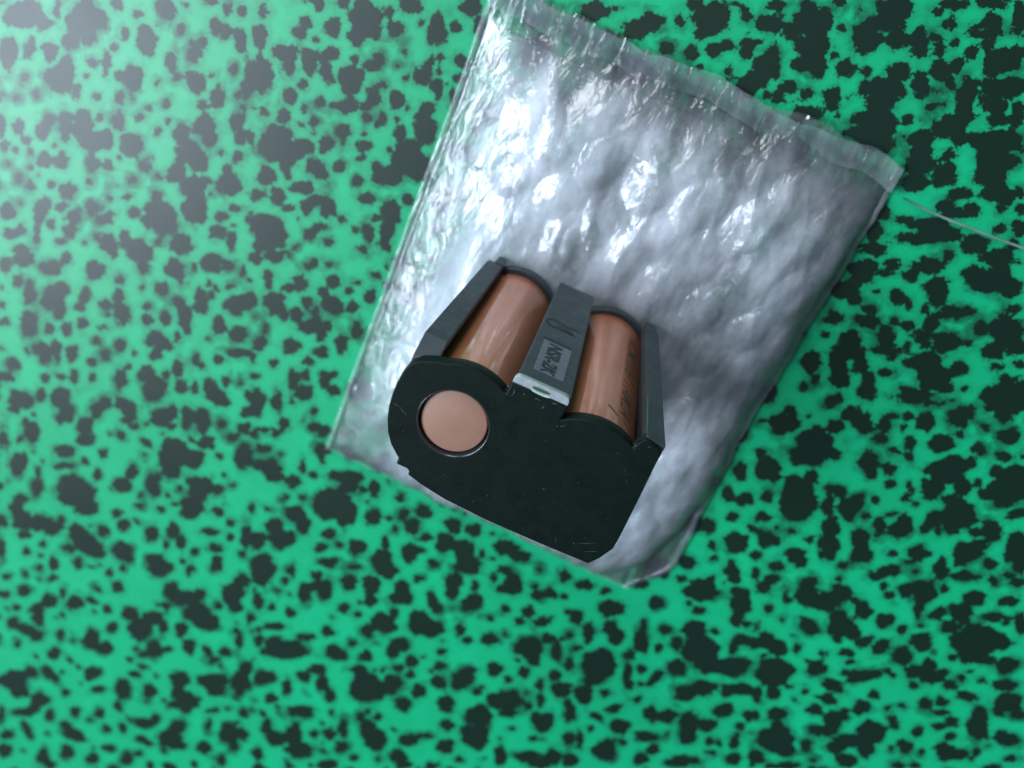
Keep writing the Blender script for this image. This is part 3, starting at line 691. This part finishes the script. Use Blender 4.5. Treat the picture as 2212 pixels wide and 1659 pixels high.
film_top = film_material('clear_film', 0.33, (0.86, 0.91, 1.0), 0.16, 0.42, 1.35, True)
film_mid = film_material('bubble_film_milky', 0.46, (0.86, 0.91, 1.0), 0.22, 0.4, 1.1, True, 0.5)
film_low = film_material('clear_film_under', 0.10, (0.66, 0.74, 0.82), 0.13, 0.35, 0.7)

HX, HY = (-11.5, 34.0), (-15.0, 9.5)       # where the holder stands
REST = 11.3

def press(X, Y, z, level):
    dx = np.maximum(np.maximum(HX[0] - X, X - HX[1]), 0)
    dy = np.maximum(np.maximum(HY[0] - Y, Y - HY[1]), 0)
    w = np.exp(-(np.hypot(dx, dy) / 5.0) ** 2)
    z = z * (1 - w) + level * w
    near = np.hypot(dx, dy) < 0.8
    return np.where(near, np.minimum(z, level), z)

bag = empty('bubble_wrap_pouch', (16 * MM, -1 * MM, 0),
            label='clear milky bubble wrap pouch lying flat on the green and black sheet',
            category='bubble wrap')

xs = np.arange(BX0, BX1 + 0.01, 0.27)
ys = np.arange(BY0, BY1 + 0.01, 0.27)
X, Y = np.meshgrid(xs, ys)
H = bag_height(X, Y)
inner = np.clip(H / 9.0, 0, 1)
rimn = 0.35 * fractal(X, Y, 7, 3, 9.9)
mouth = smooth((Y - (BY1 - 9)) / 2.0)
Zt = 0.9 + H + 0.5 * np.abs(rimn) + crumple(X, Y, 4.1, 0.85) * inner + bubbles(X, Y, r=5.8, hgt=1.1, soft=True) * inner
Zt = np.maximum(Zt, 0.75 + 0.25 * (1 + rimn))
# the mouth strip ripples where the adhesive flap was pulled
rip = fractal(X, Y, 7, 3, 6.6, sx=1.4, sy=0.5)
lift = smooth((Y - (BY1 - 8)) / 6.0)
Zt = Zt + mouth * (0.7 * np.abs(rip) + 0.7 * lift * (0.4 + 0.6 * smooth((X - 25) / 30)))
Zt = press(X, Y, Zt, REST)
Xo, Yo = edge_shape(X, Y)
obj('upper_film', grid_mesh('upper_film', Xo * MM, Yo * MM, Zt * MM), film_top, bag)

xs2 = np.arange(BX0 + 0.5, BX1 - 0.2, 0.33)
ys2 = np.arange(BY0 + 0.6, BY1 - 8.5, 0.33)
X2, Y2 = np.meshgrid(xs2, ys2)
H2 = bag_height(X2, Y2)
in2 = np.clip(H2 / 9.0, 0, 1)
Z2 = 0.6 + 0.62 * H2 + crumple(X2, Y2, 7.7, 0.7) * in2 + bubbles(X2, Y2, hgt=1.2, ox=3, oy=2) * in2
top_here = 0.9 + H2 + crumple(X2, Y2, 4.1, 0.85) * in2
Z2 = np.minimum(Z2, 0.5 + 0.92 * np.maximum(top_here, 0.3))
Z2 = press(X2, Y2, Z2, REST - 1.2)
Z2 = np.maximum(Z2, 0.45)
X2o, Y2o = edge_shape(X2, Y2)
obj('bubble_layer', grid_mesh('bubble_layer', X2o * MM, Y2o * MM, Z2 * MM), film_mid, bag)

xs3 = np.arange(BX0, BX1 + 0.01, 0.7)
ys3 = np.arange(BY0, BY1 + 0.01, 0.7)
X3, Y3 = np.meshgrid(xs3, ys3)
in3 = np.clip(bag_height(X3, Y3) / 9.0, 0, 1)
Z3 = 0.15 + in3 * (0.5 + 0.5 * np.abs(crumple(X3, Y3, 2.4, 0.5)))
X3o, Y3o = edge_shape(X3, Y3)
obj('lower_film', grid_mesh('lower_film', X3o * MM, Y3o * MM, Z3 * MM), film_low, bag)

# folded-over lip with the peeled adhesive line along the mouth
xs4 = np.arange(BX0 + 0.4, BX1 - 0.3, 0.35)
ys4 = np.arange(BY1 - 5.6, BY1 - 0.2, 0.35)
X4, Y4 = np.meshgrid(xs4, ys4)
e4 = fractal(X4, Y4 * 0 + 3, 16, 3, 8.8) * 2.6
Y4b = Y4 + e4
t4 = (Y4 - ys4[0]) / (ys4[-1] - ys4[0])
Z4 = 2.8 - 0.6 * t4 + 0.5 * np.abs(fractal(X4, Y4, 11, 2, 5.5, sx=1.5, sy=0.4))
obj('folded_lip', grid_mesh('folded_lip', X4 * MM, Y4b * MM, Z4 * MM), film_low, bag)

# welded seams down both long sides
def seam_strip(x0, x1, seed):
    ys = np.arange(BY0 + 0.3, BY1 - 0.3, 0.4)
    xs = np.linspace(x0, x1, 8)
    X, Y = np.meshgrid(xs, ys)
    Z = 1.25 + 0.25 * np.abs(fractal(X, Y, 9, 2, seed)) + 0.25 * np.sin((X - x0) / (x1 - x0) * math.pi)
    Xo, Yo = edge_shape(X, Y)
    return grid_mesh('side_seam', Xo * MM, Yo * MM, Z * MM)
obj('side_seam', seam_strip(BX0 - 0.2, BX0 + 1.0, 3.9), film_low, bag)
obj('side_seam', seam_strip(BX1 - 1.4, BX1 + 0.2, 4.9), film_low, bag)

# ------------------------------------------------------------------ battery holder
def plastic(name, base, rough, scratch=0.0, spec=0.5):
    m, nt, p, out = mat(name)
    geo = N(nt, 'ShaderNodeNewGeometry')
    pos = geo.outputs['Position']
    n = noise_node(nt, pos, 140, 4, 0.65)
    c = ramp(nt, n, [(0.3, tuple(v * 0.85 for v in base)), (0.75, tuple(min(1, v * 1.25) for v in base))])
    if scratch:
        mp = N(nt, 'ShaderNodeMapping')
        mp.inputs['Rotation'].default_value = (0, 0, 0.5)
        mp.inputs['Scale'].default_value = (1, 9, 1)
        L(nt, pos, mp.inputs[0])
        s = maprange(nt, noise_node(nt, mp.outputs[0], 160, 4, 0.7), 0.66, 0.80, 0, scratch)
        mx = N(nt, 'ShaderNodeMix', data_type='RGBA')
        L(nt, s, mx.inputs[0])
        L(nt, c, mx.inputs[6])
        mx.inputs[7].default_value = (0.10, 0.115, 0.115, 1)
        c = mx.outputs[2]
    L(nt, c, p.inputs['Base Color'])
    L(nt, maprange(nt, noise_node(nt, pos, 420, 3, 0.7), 0.3, 0.7, rough * 0.85, rough * 1.2), p.inputs['Roughness'])
    p.inputs['Specular IOR Level'].default_value = spec
    bump(nt, noise_node(nt, pos, 2600, 3, 0.7), 0.00005, 0.45, p.inputs['Normal'])
    return m

black = plastic('black_plastic_shaded', (0.0015, 0.0055, 0.004), 0.5, 0.05, 0.14)  # shade on the upward plate is put into this darker base colour
black_lit = plastic('black_plastic_lit', (0.024, 0.034, 0.042), 0.58, 0.1, 0.5)  # same plastic, light on the front faces put into a paler colour
grey_label = plastic('grey_label_plastic', (0.078, 0.092, 0.118), 0.42, 0.0)
ink_mat = plastic('dark_ink', (0.008, 0.012, 0.013), 0.6)

Z_BASE, Z_TOP = 11.3, 72.5
holder = empty('battery_holder', (11 * MM, -2 * MM, Z_BASE * MM),
               label='black plastic two-cell battery holder standing upright on the bubble wrap',
               category='battery holder')

A0 = arc(0, 0, 10.8, 57, 116, 18)
outline = ([(32.6, 10.6), (32.0, 11.4), (29.4, 11.9), (28.6, 10.9)] +
           arc(22.4, 0.6, 10.6, 56, 131, 22) +
           [(15.7, 9.6), (15.75, 11.6), (6.0, 11.6), (5.9, 9.4)] +
           arc(0, 0, 10.8, 57, 117, 20) +
           [(-6.6, 9.15), (-8.8, 8.2), (-10.3, 6.9)] +
           [(-10.9, 5.0), (-11.15, 2.8), (-11.2, 0.6), (-11.0, -1.8), (-10.5, -4.1), (-9.6, -6.5), (-8.3, -8.5), (-6.7, -10.0), (-5.1, -11.2), (-3.75, -11.9),
            (-3.6, -12.7), (-1.0, -13.4), (3.7, -14.2), (11.8, -14.6), (22, -14.5), (31.0, -14.2),
            (32.3, -12.2), (33.5, -9.4), (33.5, -6.7), (33.2, 0.0)])
me = prism_mesh('top_plate', [outline, arc(0, 0, 6.05, 0, 352, 60)], 69.7, Z_TOP, 0.22)
obj('top_plate', me, black, holder)

# polished lip inside the round opening
me = lathe_mesh('opening_rim', [(6.25, 72.52), (6.12, 72.56), (6.0, 72.45), (5.97, 72.1), (5.95, 71.3), (5.85, 71.1), (5.83, 70.2)], 0, 0)
rim_mat, nt, p, _ = mat('glossy_black_rim')
p.inputs['Base Color'].default_value = (0.018, 0.022, 0.024, 1)
p.inputs['Roughness'].default_value = 0.16
p.inputs['Specular IOR Level'].default_value = 0.8
obj('opening_rim', me, rim_mat, holder, smooth=True)

# base, back, side walls
base_outline = ([(32.0, 7.2), (30.2, 7.8)] + arc(22.4, 0.3, 10.0, 45, 135, 18) + [(14.8, 6.9), (7.4, 6.9)] +
                arc(0, 0, 10.0, 45, 140, 18) + [(-8.9, 4), (-8.9, -11), (32.0, -11)])
obj('base_plate', prism_mesh('base_plate', [base_outline], Z_BASE, 13.9, 0.25), black_lit, holder)
obj('back_wall', box_mesh('back_wall', -6.5, 31.0, -13.6, -9.6, 12.2, 69.5, 0.4), black, holder)

def wing_left(z, k, y):
    # k: 1 at the top, 0 at the bottom
    xo, xi = -8.9 - 1.7 * k, -5.4 - 1.0 * k
    return (z, [(xo, -3), (xo, y), (xi, y), (xi, y - 1.9), (xo + 1.35, 3.0), (xo + 1.35, -3)])
me = loft_mesh('side_wing', [wing_left(15.5, 0, 9.6), wing_left(19.0, 0.06, 10.3), wing_left(66.2, 1, 10.5), wing_left(70.2, 1, 7.6)], 0.22)
obj('side_wing', me, black_lit, holder)
me = loft_mesh('locating_peg', [(11.8, [(-7.3, 8.6), (-5.3, 8.6), (-5.3, 10.2), (-7.3, 10.2)]),
                                (17.5, [(-7.5, 8.6), (-5.2, 8.6), (-5.2, 10.3), (-7.5, 10.3)])], 0.2)
obj('locating_peg', me, black_lit, holder)

def wing_right(z, k, y):
    xo, xi = 31.3 + 1.6 * k, 28.0 + 1.4 * k
    return (z, [(xo, -9), (xo - 1.3, -9), (xo - 1.3, 3.0), (xi, y - 2.0), (xi, y), (xo, y - 0.4)])
me = loft_mesh('side_wing', [wing_right(15.0, 0, 10.6), wing_right(18.5, 0.05, 11.2), wing_right(71.6, 1, 12.2)], 0.22)
obj('side_wing', me, black_lit, holder)
me = loft_mesh('locating_peg', [(12.5, [(28.4, 8.8), (30.6, 8.8), (30.6, 10.6), (28.4, 10.6)]),
                                (17.0, [(28.2, 8.8), (30.8, 8.8), (30.8, 10.8), (28.2, 10.8)])], 0.2)
obj('locating_peg', me, black_lit, holder)

me = loft_mesh('centre_bar', [(17.4, [(7.5, 3), (15.0, 3), (15.1, 12.3), (7.4, 12.3)]),
                              (19.5, [(7.3, 3), (15.2, 3), (15.3, 12.6), (7.2, 12.6)]),
                              (71.4, [(6.3, 3), (15.9, 3), (15.8, 12.6), (6.4, 12.6)])], 0.3)
bar = obj('centre_bar', me, black_lit, holder)
me = loft_mesh('bar_foot', [(13.6, [(8.0, 1), (14.4, 1), (14.2, 8.2), (8.2, 8.2)]),
                            (17.6, [(7.6, 1), (14.9, 1), (14.9, 10.6), (7.6, 10.6)])], 0.2)
obj('bar_foot', me, black_lit, holder)

# silvery contact strip with a dark slot, set in the plate's front edge
strip_mat, nt, p, _ = mat('worn_nickel')
geo = N(nt, 'ShaderNodeNewGeometry')
c = ramp(nt, noise_node(nt, geo.outputs['Position'], 700, 4, 0.7), [(0.3, (0.21, 0.25, 0.25)), (0.7, (0.34, 0.39, 0.41))])
L(nt, c, p.inputs['Base Color'])
p.inputs['Metallic'].default_value = 0.25
p.inputs['Roughness'].default_value = 0.4
bump(nt, noise_node(nt, geo.outputs['Position'], 1500, 3), 0.0001, 0.4, p.inputs['Normal'])
so = ([(6.0, 11.62), (6.05, 12.4), (6.35, 12.95), (6.9, 13.1), (14.6, 13.15), (15.3, 12.95), (15.62, 12.4), (15.66, 11.62)])
so = so[::-1]
slot = [(9.15, 12.22), (9.5, 12.45), (10.4, 12.52), (11.6, 12.52), (12.3, 12.4), (12.4, 12.12), (11.6, 11.95), (10.4, 11.9), (9.5, 12.0)]
obj('contact_strip', prism_mesh('contact_strip', [so], 71.5, 72.56, 0.08), strip_mat, holder)
rim2 = []
cxs, cys = 10.8, 12.2
sl_mat, nt, p, _ = mat('dark_green_slot')
p.inputs['Base Color'].default_value = (0.02, 0.055, 0.03, 1)
p.inputs['Roughness'].default_value = 0.45
obj('slot_insert', prism_mesh('slot_insert', [slot[::-1]], 72.3, 72.6, 0.03), sl_mat, holder)
pale, nt, p, _ = mat('pale_rim')
p.inputs['Base Color'].default_value = (0.36, 0.50, 0.42, 1)
p.inputs['Roughness'].default_value = 0.35

def tube_mesh(name, pts, r, seg=6):
    """pts in mm"""
    bm = bmesh.new()
    P = [Vector(p) * MM for p in pts]
    rings = []
    for i, p0 in enumerate(P):
        t = (P[min(i + 1, len(P) - 1)] - P[max(i - 1, 0)]).normalized()
        up = Vector((0, 0, 1)) if abs(t.z) < 0.9 else Vector((1, 0, 0))
        a = t.cross(up).normalized()
        b = t.cross(a).normalized()
        rr = r * MM * (0.35 if i in (0, len(P) - 1) else 1)
        rings.append([bm.verts.new(p0 + a * math.cos(k / seg * math.tau) * rr + b * math.sin(k / seg * math.tau) * rr) for k in range(seg)])
    for u, v in zip(rings[:-1], rings[1:]):
        for k in range(seg):
            bm.faces.new((u[k], u[(k + 1) % seg], v[(k + 1) % seg], v[k]))
    bm.faces.new(rings[0])
    bm.faces.new(rings[-1][::-1])
    me = bpy.data.meshes.new(name)
    bm.to_mesh(me)
    bm.free()
    for p in me.polygons:
        p.use_smooth = True
    return me

obj('slot_rim', tube_mesh('slot_rim', [(9.0, 11.72, 72.5), (9.6, 11.62, 72.55), (10.6, 11.55, 72.58), (11.6, 11.55, 72.58), (12.5, 11.62, 72.5)], 0.14), pale, holder)

# the raised label, its letters, the line and the emblem on the bar (front face y = 12.6, read downwards along +z)
def on_bar(me, x, z, y=12.6):
    # text u -> +z, text v (letter tops) -> +x, out of the face -> +y
    me.transform(Matrix(((0, 1, 0, x * MM), (0, 0, 1, y * MM), (1, 0, 0, z * MM), (0, 0, 0, 1))))
    return me

lab = box_mesh('label_plate', 8.35, 13.75, 12.4, 12.72, 52.9, 66.9, 0.08)
label_plate = obj('label_plate', lab, grey_label, holder)
t = text_mesh('lettering', 'NSR-2K', 3.6, 1.0, 0.12, 0.05, 0.10)
w = max(v.co.x for v in t.vertices) - min(v.co.x for v in t.vertices)
t.transform(Matrix.Diagonal((13.2 * MM / w, 1, 1, 1)))
obj('lettering', on_bar(t, 9.55, 53.4, 12.74), ink_mat, holder)
obj('engraved_line', box_mesh('engraved_line', 8.0, 13.6, 12.5, 12.66, 51.3, 51.95, 0.03), ink_mat, holder)

ring = lathe_mesh('emblem', [(1.1, 0), (1.1, 0.06), (1.75, 0.06), (1.75, 0)], 0, 0, 32)
bm = bmesh.new()
bm.from_mesh(ring)
def add_quad(bm, pts, z=0.06):
    vs = [bm.verts.new((x * MM, y * MM, z * MM)) for x, y in pts]
    bm.faces.new(vs)
# struck-out bin beside the ring
for pts in ([(1.2, -1.9), (1.2, -3.9), (-0.6, -3.5), (-0.6, -2.2)], [(1.45, -1.7), (1.75, -1.7), (1.75, -4.1), (1.45, -4.1)],
            [(1.9, -1.5), (1.6, -1.3), (-1.6, -4.2), (-1.3, -4.4)], [(1.6, -4.6), (1.9, -4.4), (-1.3, -1.4), (-1.6, -1.6)],
            [(-1.0, -2.0), (-0.7, -2.0), (-0.7, -5.4), (-1.0, -5.4)]):
    add_quad(bm, pts, 0.06 + 0.01 * len(bm.faces) * 0.02)
bm.to_mesh(ring)
bm.free()
ring.transform(Matrix.Diagonal((1.25, -1, 1, 1)))
obj('emblem', on_bar(ring, 9.0, 43.2, 12.62), ink_mat, holder)

# burrs, lint and flakes of wear on the black plastic
wear_mat, nt, p, _ = mat('pale_lint')
p.inputs['Base Color'].default_value = (0.09, 0.12, 0.115, 1)
p.inputs['Roughness'].default_value = 0.7
bm = bmesh.new()
def fleck(x, y, z, l, a, wd, curve=0.0):
    n = 5
    for i in range(n):
        t0, t1 = i / n, (i + 1) / n
        q = []
        for tt, s in ((t0, -1), (t1, -1), (t1, 1), (t0, 1)):
            aa = a + curve * tt
            px = x + l * (tt - 0.5) * math.cos(aa) - s * wd * math.sin(aa) * (1 - abs(2 * tt - 1) * 0.8)
            py = y + l * (tt - 0.5) * math.sin(aa) + s * wd * math.cos(aa) * (1 - abs(2 * tt - 1) * 0.8)
            q.append(bm.verts.new((px * MM, py * MM, (z + 0.05 * math.sin(tt * 3.1)) * MM)))
        bm.faces.new(q)
for f in ((18.3, -4.1, 72.56, 0.55, 0.3, 0.035), (27.1, -11.5, 72.56, 0.20, 0.9, 0.07), (24.2, -12.6, 72.56, 0.32, 1.5, 0.04), (23.9, -12.2, 72.56, 0.2, 1.2, 0.04),
          (16.4, 8.0, 72.57, 0.9, 0.35, 0.04, 0.6), (15.6, 7.6, 72.57, 0.25, 0.3, 0.06), (7.0, 9.9, 72.57, 1.5, 1.2, 0.035, 0.9), (12.2, 9.6, 72.57, 0.7, 1.0, 0.05, 0.4),
          (8.6, 10.4, 72.57, 0.5, -0.4, 0.04), (13.6, 11.1, 72.57, 0.9, 0.15, 0.05), (28.3, 10.1, 72.57, 1.0, 1.0, 0.05, 0.8), (30.4, 11.0, 72.57, 0.3, 0.2, 0.05),
          (-9.9, -1.0, 72.56, 1.2, -0.12, 0.03), (-8.4, -1.6, 72.56, 1.8, -0.55, 0.025), (10.2, -9.9, 72.56, 0.18, 0, 0.05), (2.2, -9.6, 72.56, 0.15, 0, 0.06),
          (29.2, -10.4, 72.56, 3.6, 0.55, 0.018), (30.4, -11.6, 72.56, 2.4, 0.5, 0.02), (5.7, 10.6, 72.57, 0.35, 0.2, 0.09), (10.9, 10.6, 72.57, 1.1, 0.4, 0.03, -0.8)):
    fleck(*f)
for i in range(60):
    x, y = rng.uniform(-9, 32), rng.uniform(-13, 9)
    if math.hypot(x, y) < 6.6:
        continue
    fleck(x, y, 72.55, rng.uniform(0.08, 0.3), rng.uniform(0, 3.1), rng.uniform(0.012, 0.028), rng.uniform(-1, 1))
me = bpy.data.meshes.new('lint')
bm.to_mesh(me)
bm.free()
o = obj('lint', me, wear_mat, holder)
o['kind'] = 'stuff'
# parting line of the moulding round the left end and a pale edge on the right wing
obj('moulding_line', tube_mesh('moulding_line', [(29.35, 12.2, 71.3), (29.3, 12.25, 66), (29.2, 12.2, 60), (29.15, 12.18, 56)], 0.07), wear_mat, holder)

# ------------------------------------------------------------------ the two cells
def wrap_material(name, seed, dark_print=False):
    m, nt, p, out = mat(name)
    tc = N(nt, 'ShaderNodeTexCoord')
    geo = N(nt, 'ShaderNodeNewGeometry')
    pos = tc.outputs['Object']
    mp = N(nt, 'ShaderNodeMapping')
    mp.inputs['Location'].default_value = (seed, seed * 0.3, 0)
    mp.inputs['Scale'].default_value = (1, 1, 0.12)
    L(nt, pos, mp.inputs[0])
    streak = noise_node(nt, mp.outputs[0], 260, 3, 0.6)
    blot = noise_node(nt, pos, 55, 3, 0.6)
    c = ramp(nt, blot, [(0.32, (0.56, 0.175, 0.068)), (0.7, (0.66, 0.235, 0.10))])
    L(nt, c, p.inputs['Base Color'])
    L(nt, maprange(nt, streak, 0.3, 0.7, 0.30, 0.50), p.inputs['Roughness'])
    p.inputs['Specular IOR Level'].default_value = 0.5
    p.inputs['Metallic'].default_value = 0.65
    p.inputs['Coat Weight'].default_value = 0.8
    p.inputs['Coat Roughness'].default_value = 0.09
    p.inputs['Coat IOR'].default_value = 1.75
    b = bump(nt, noise_node(nt, mp.outputs[0], 130, 2, 0.5), 0.0005, 0.5, None)
    b = bump(nt, blot, 0.0006, 0.35, None, b)
    L(nt, b, p.inputs['Normal'])
    L(nt, b, p.inputs['Coat Normal'])
    return m

cap_mat, nt, p, _ = mat('matte_copper_cap')
geo = N(nt, 'ShaderNodeNewGeometry')
c = ramp(nt, noise_node(nt, geo.outputs['Position'], 240, 4, 0.6), [(0.3, (0.215, 0.108, 0.070)), (0.7, (0.25, 0.128, 0.084))])
L(nt, c, p.inputs['Base Color'])
p.inputs['Roughness'].default_value = 0.5
p.inputs['Specular IOR Level'].default_value = 0.6
bump(nt, noise_node(nt, geo.outputs['Position'], 3000, 3, 0.7), 0.00004, 0.6, p.inputs['Normal'])
steel, nt, p, _ = mat('cell_steel')
p.inputs['Base Color'].default_value = (0.5, 0.5, 0.5, 1)
p.inputs['Metallic'].default_value = 1
p.inputs['Roughness'].default_value = 0.3

def make_cell(cx, cy, seed, label):
    r = 9.0
    o = empty('battery_cell', (cx * MM, cy * MM, 13.95 * MM), label=label, category='battery',
              group='two cells in the black holder')
    prof = [(5.8, 69.42), (7.9, 69.42), (8.6, 69.30), (8.93, 68.95), (r, 68.5), (r, 60), (r, 50), (r, 40), (r, 30), (r, 20), (r, 15.2), (8.9, 14.6), (8.55, 14.25), (7.8, 14.1), (7.2, 14.1)]
    me = lathe_mesh('wrapper', [(a, b) for a, b in prof], cx, cy, 128)
    obj('wrapper', me, wrap_material('copper_wrap', seed), o, smooth=True)
    me = lathe_mesh('end_cap', [(0.001, 71.75), (5.45, 71.75), (5.66, 71.68), (5.72, 71.45), (5.72, 69.3)] if seed < 2 else [(0.001, 69.36), (5.8, 69.36)], cx - 0.08, cy + 0.1, 96)
    obj('end_cap', me, cap_mat, o, smooth=True)
    me = lathe_mesh('bottom_cap', [(7.3, 14.2), (4, 14.05), (0.001, 14.05)], cx, cy, 64)
    obj('bottom_cap', me, steel, o, smooth=True)
    return o

make_cell(0.0, 0.0, 1.0, 'copper brown battery cell with its round end showing in the hole, left of the bar')
cell2 = make_cell(22.3, 0.4, 4.0, 'copper brown battery cell with a band of dark lettering, right of the bar')

# dark print running along the right-hand cell
print_mat, nt, p, out = mat('worn_print')
p.inputs['Base Color'].default_value = (0.045, 0.055, 0.055, 1)
p.inputs['Roughness'].default_value = 0.45
geo = N(nt, 'ShaderNodeNewGeometry')
tr = N(nt, 'ShaderNodeBsdfTransparent')
mx = N(nt, 'ShaderNodeMixShader')
L(nt, maprange(nt, noise_node(nt, geo.outputs['Position'], 420, 4, 0.7), 0.34, 0.58, 0.2, 0.85), mx.inputs[0])
L(nt, tr.outputs[0], mx.inputs[1])
L(nt, p.outputs[0], mx.inputs[2])
L(nt, mx.outputs[0], out.inputs[0])

def wrap_text(body, size, z0, length, ang0, cx, cy, shear=0.25, off=0.05):
    me = text_mesh('lettering', body, size, 1.0, shear, 0.0, off)
    bm = bmesh.new()
    bm.from_mesh(me)
    bmesh.ops.triangulate(bm, faces=bm.faces)
    bmesh.ops.subdivide_edges(bm, edges=[e for e in bm.edges if e.calc_length() > 0.0006], cuts=2)
    xs = [v.co.x for v in bm.verts]
    a, b = min(xs), max(xs)
    for v in bm.verts:
        u = (v.co.x - a) / (b - a) * length
        ang = math.radians(ang0) - v.co.y / MM / 9.0
        v.co = Vector(((cx + 9.03 * math.cos(ang)) * MM, (cy + 9.03 * math.sin(ang)) * MM, (z0 + u) * MM))
    bm.to_mesh(me)
    bm.free()
    return me
obj('lettering', wrap_text('ACM02067 / AM2A', 4.6, 21.0, 39, 70, 22.3, 0.4), print_mat, cell2)
arcpts = [(22.3 + 9.06 * math.cos(math.radians(a)), 0.4 + 9.06 * math.sin(math.radians(a)), 60.2 + (86 - a) * 0.13) for a in range(86, 52, -3)]
obj('printed_stroke', tube_mesh('printed_stroke', arcpts, 0.16), print_mat, cell2)
# the orange wrap shows bright where its shrunk edge laps over
edge_mat, nt, p, _ = mat('orange_wrap_edge')
p.inputs['Base Color'].default_value = (0.55, 0.17, 0.06, 1)
p.inputs['Roughness'].default_value = 0.45
def edge_band(cx, cy, a0, a1, z0, z1):
    return lathe_mesh('wrap_edge', [(9.02, z0), (9.09, z0 + 0.1), (9.09, z1 - 0.1), (9.02, z1)], cx, cy, 24, a1 - a0, a0)
obj('wrap_edge', edge_band(22.3, 0.4, 75, 108, 67.2, 69.0), edge_mat, cell2, smooth=True)

# ------------------------------------------------------------------ small things on the table
scratch_mat, nt, p, _ = mat('pale_scratch')
geo = N(nt, 'ShaderNodeNewGeometry')
c = ramp(nt, noise_node(nt, geo.outputs['Position'], 200, 3), [(0.35, (0.03, 0.16, 0.10)), (0.7, (0.16, 0.24, 0.21))])
L(nt, c, p.inputs['Base Color'])
p.inputs['Roughness'].default_value = 0.6
pts = [(66.5, 55.3, 0.3), (72, 55.0, 0.3), (78, 55.1, 0.35), (83, 55.4, 0.3), (89, 55.7, 0.3), (95, 56.2, 0.3), (101, 56.6, 0.35), (108, 57.3, 0.3)]
o = obj('sheet_scratch', tube_mesh('sheet_scratch', pts, 0.28), scratch_mat)  # scratch in the sheet's print, built as a thin pale tube
o['label'] = 'thin pale scratch in the print of the sheet beyond the upper right corner of the bubble wrap'
o['category'] = 'sheet_scratch'
m_, nt, p, _ = mat('dark_crumb')
p.inputs['Base Color'].default_value = (0.004, 0.004, 0.004, 1)
p.inputs['Roughness'].default_value = 0.6
bm = bmesh.new()
bmesh.ops.create_icosphere(bm, subdivisions=2, radius=0.28 * MM)
for v in bm.verts:
    v.co = Vector((v.co.x * 1.4 + v.co.y * 0.5, v.co.y * 0.8, v.co.z * 0.7)) * (1 + 0.3 * noise.noise(v.co * 4000))
    v.co += Vector((17.2 * MM, -114.9 * MM, 0.2 * MM))
me = bpy.data.meshes.new('crumb')
bm.to_mesh(me)
bm.free()
o = obj('crumb', me, m_)
o['label'] = 'tiny black crumb on a bright green patch of the sheet below the holder'
o['category'] = 'crumb'
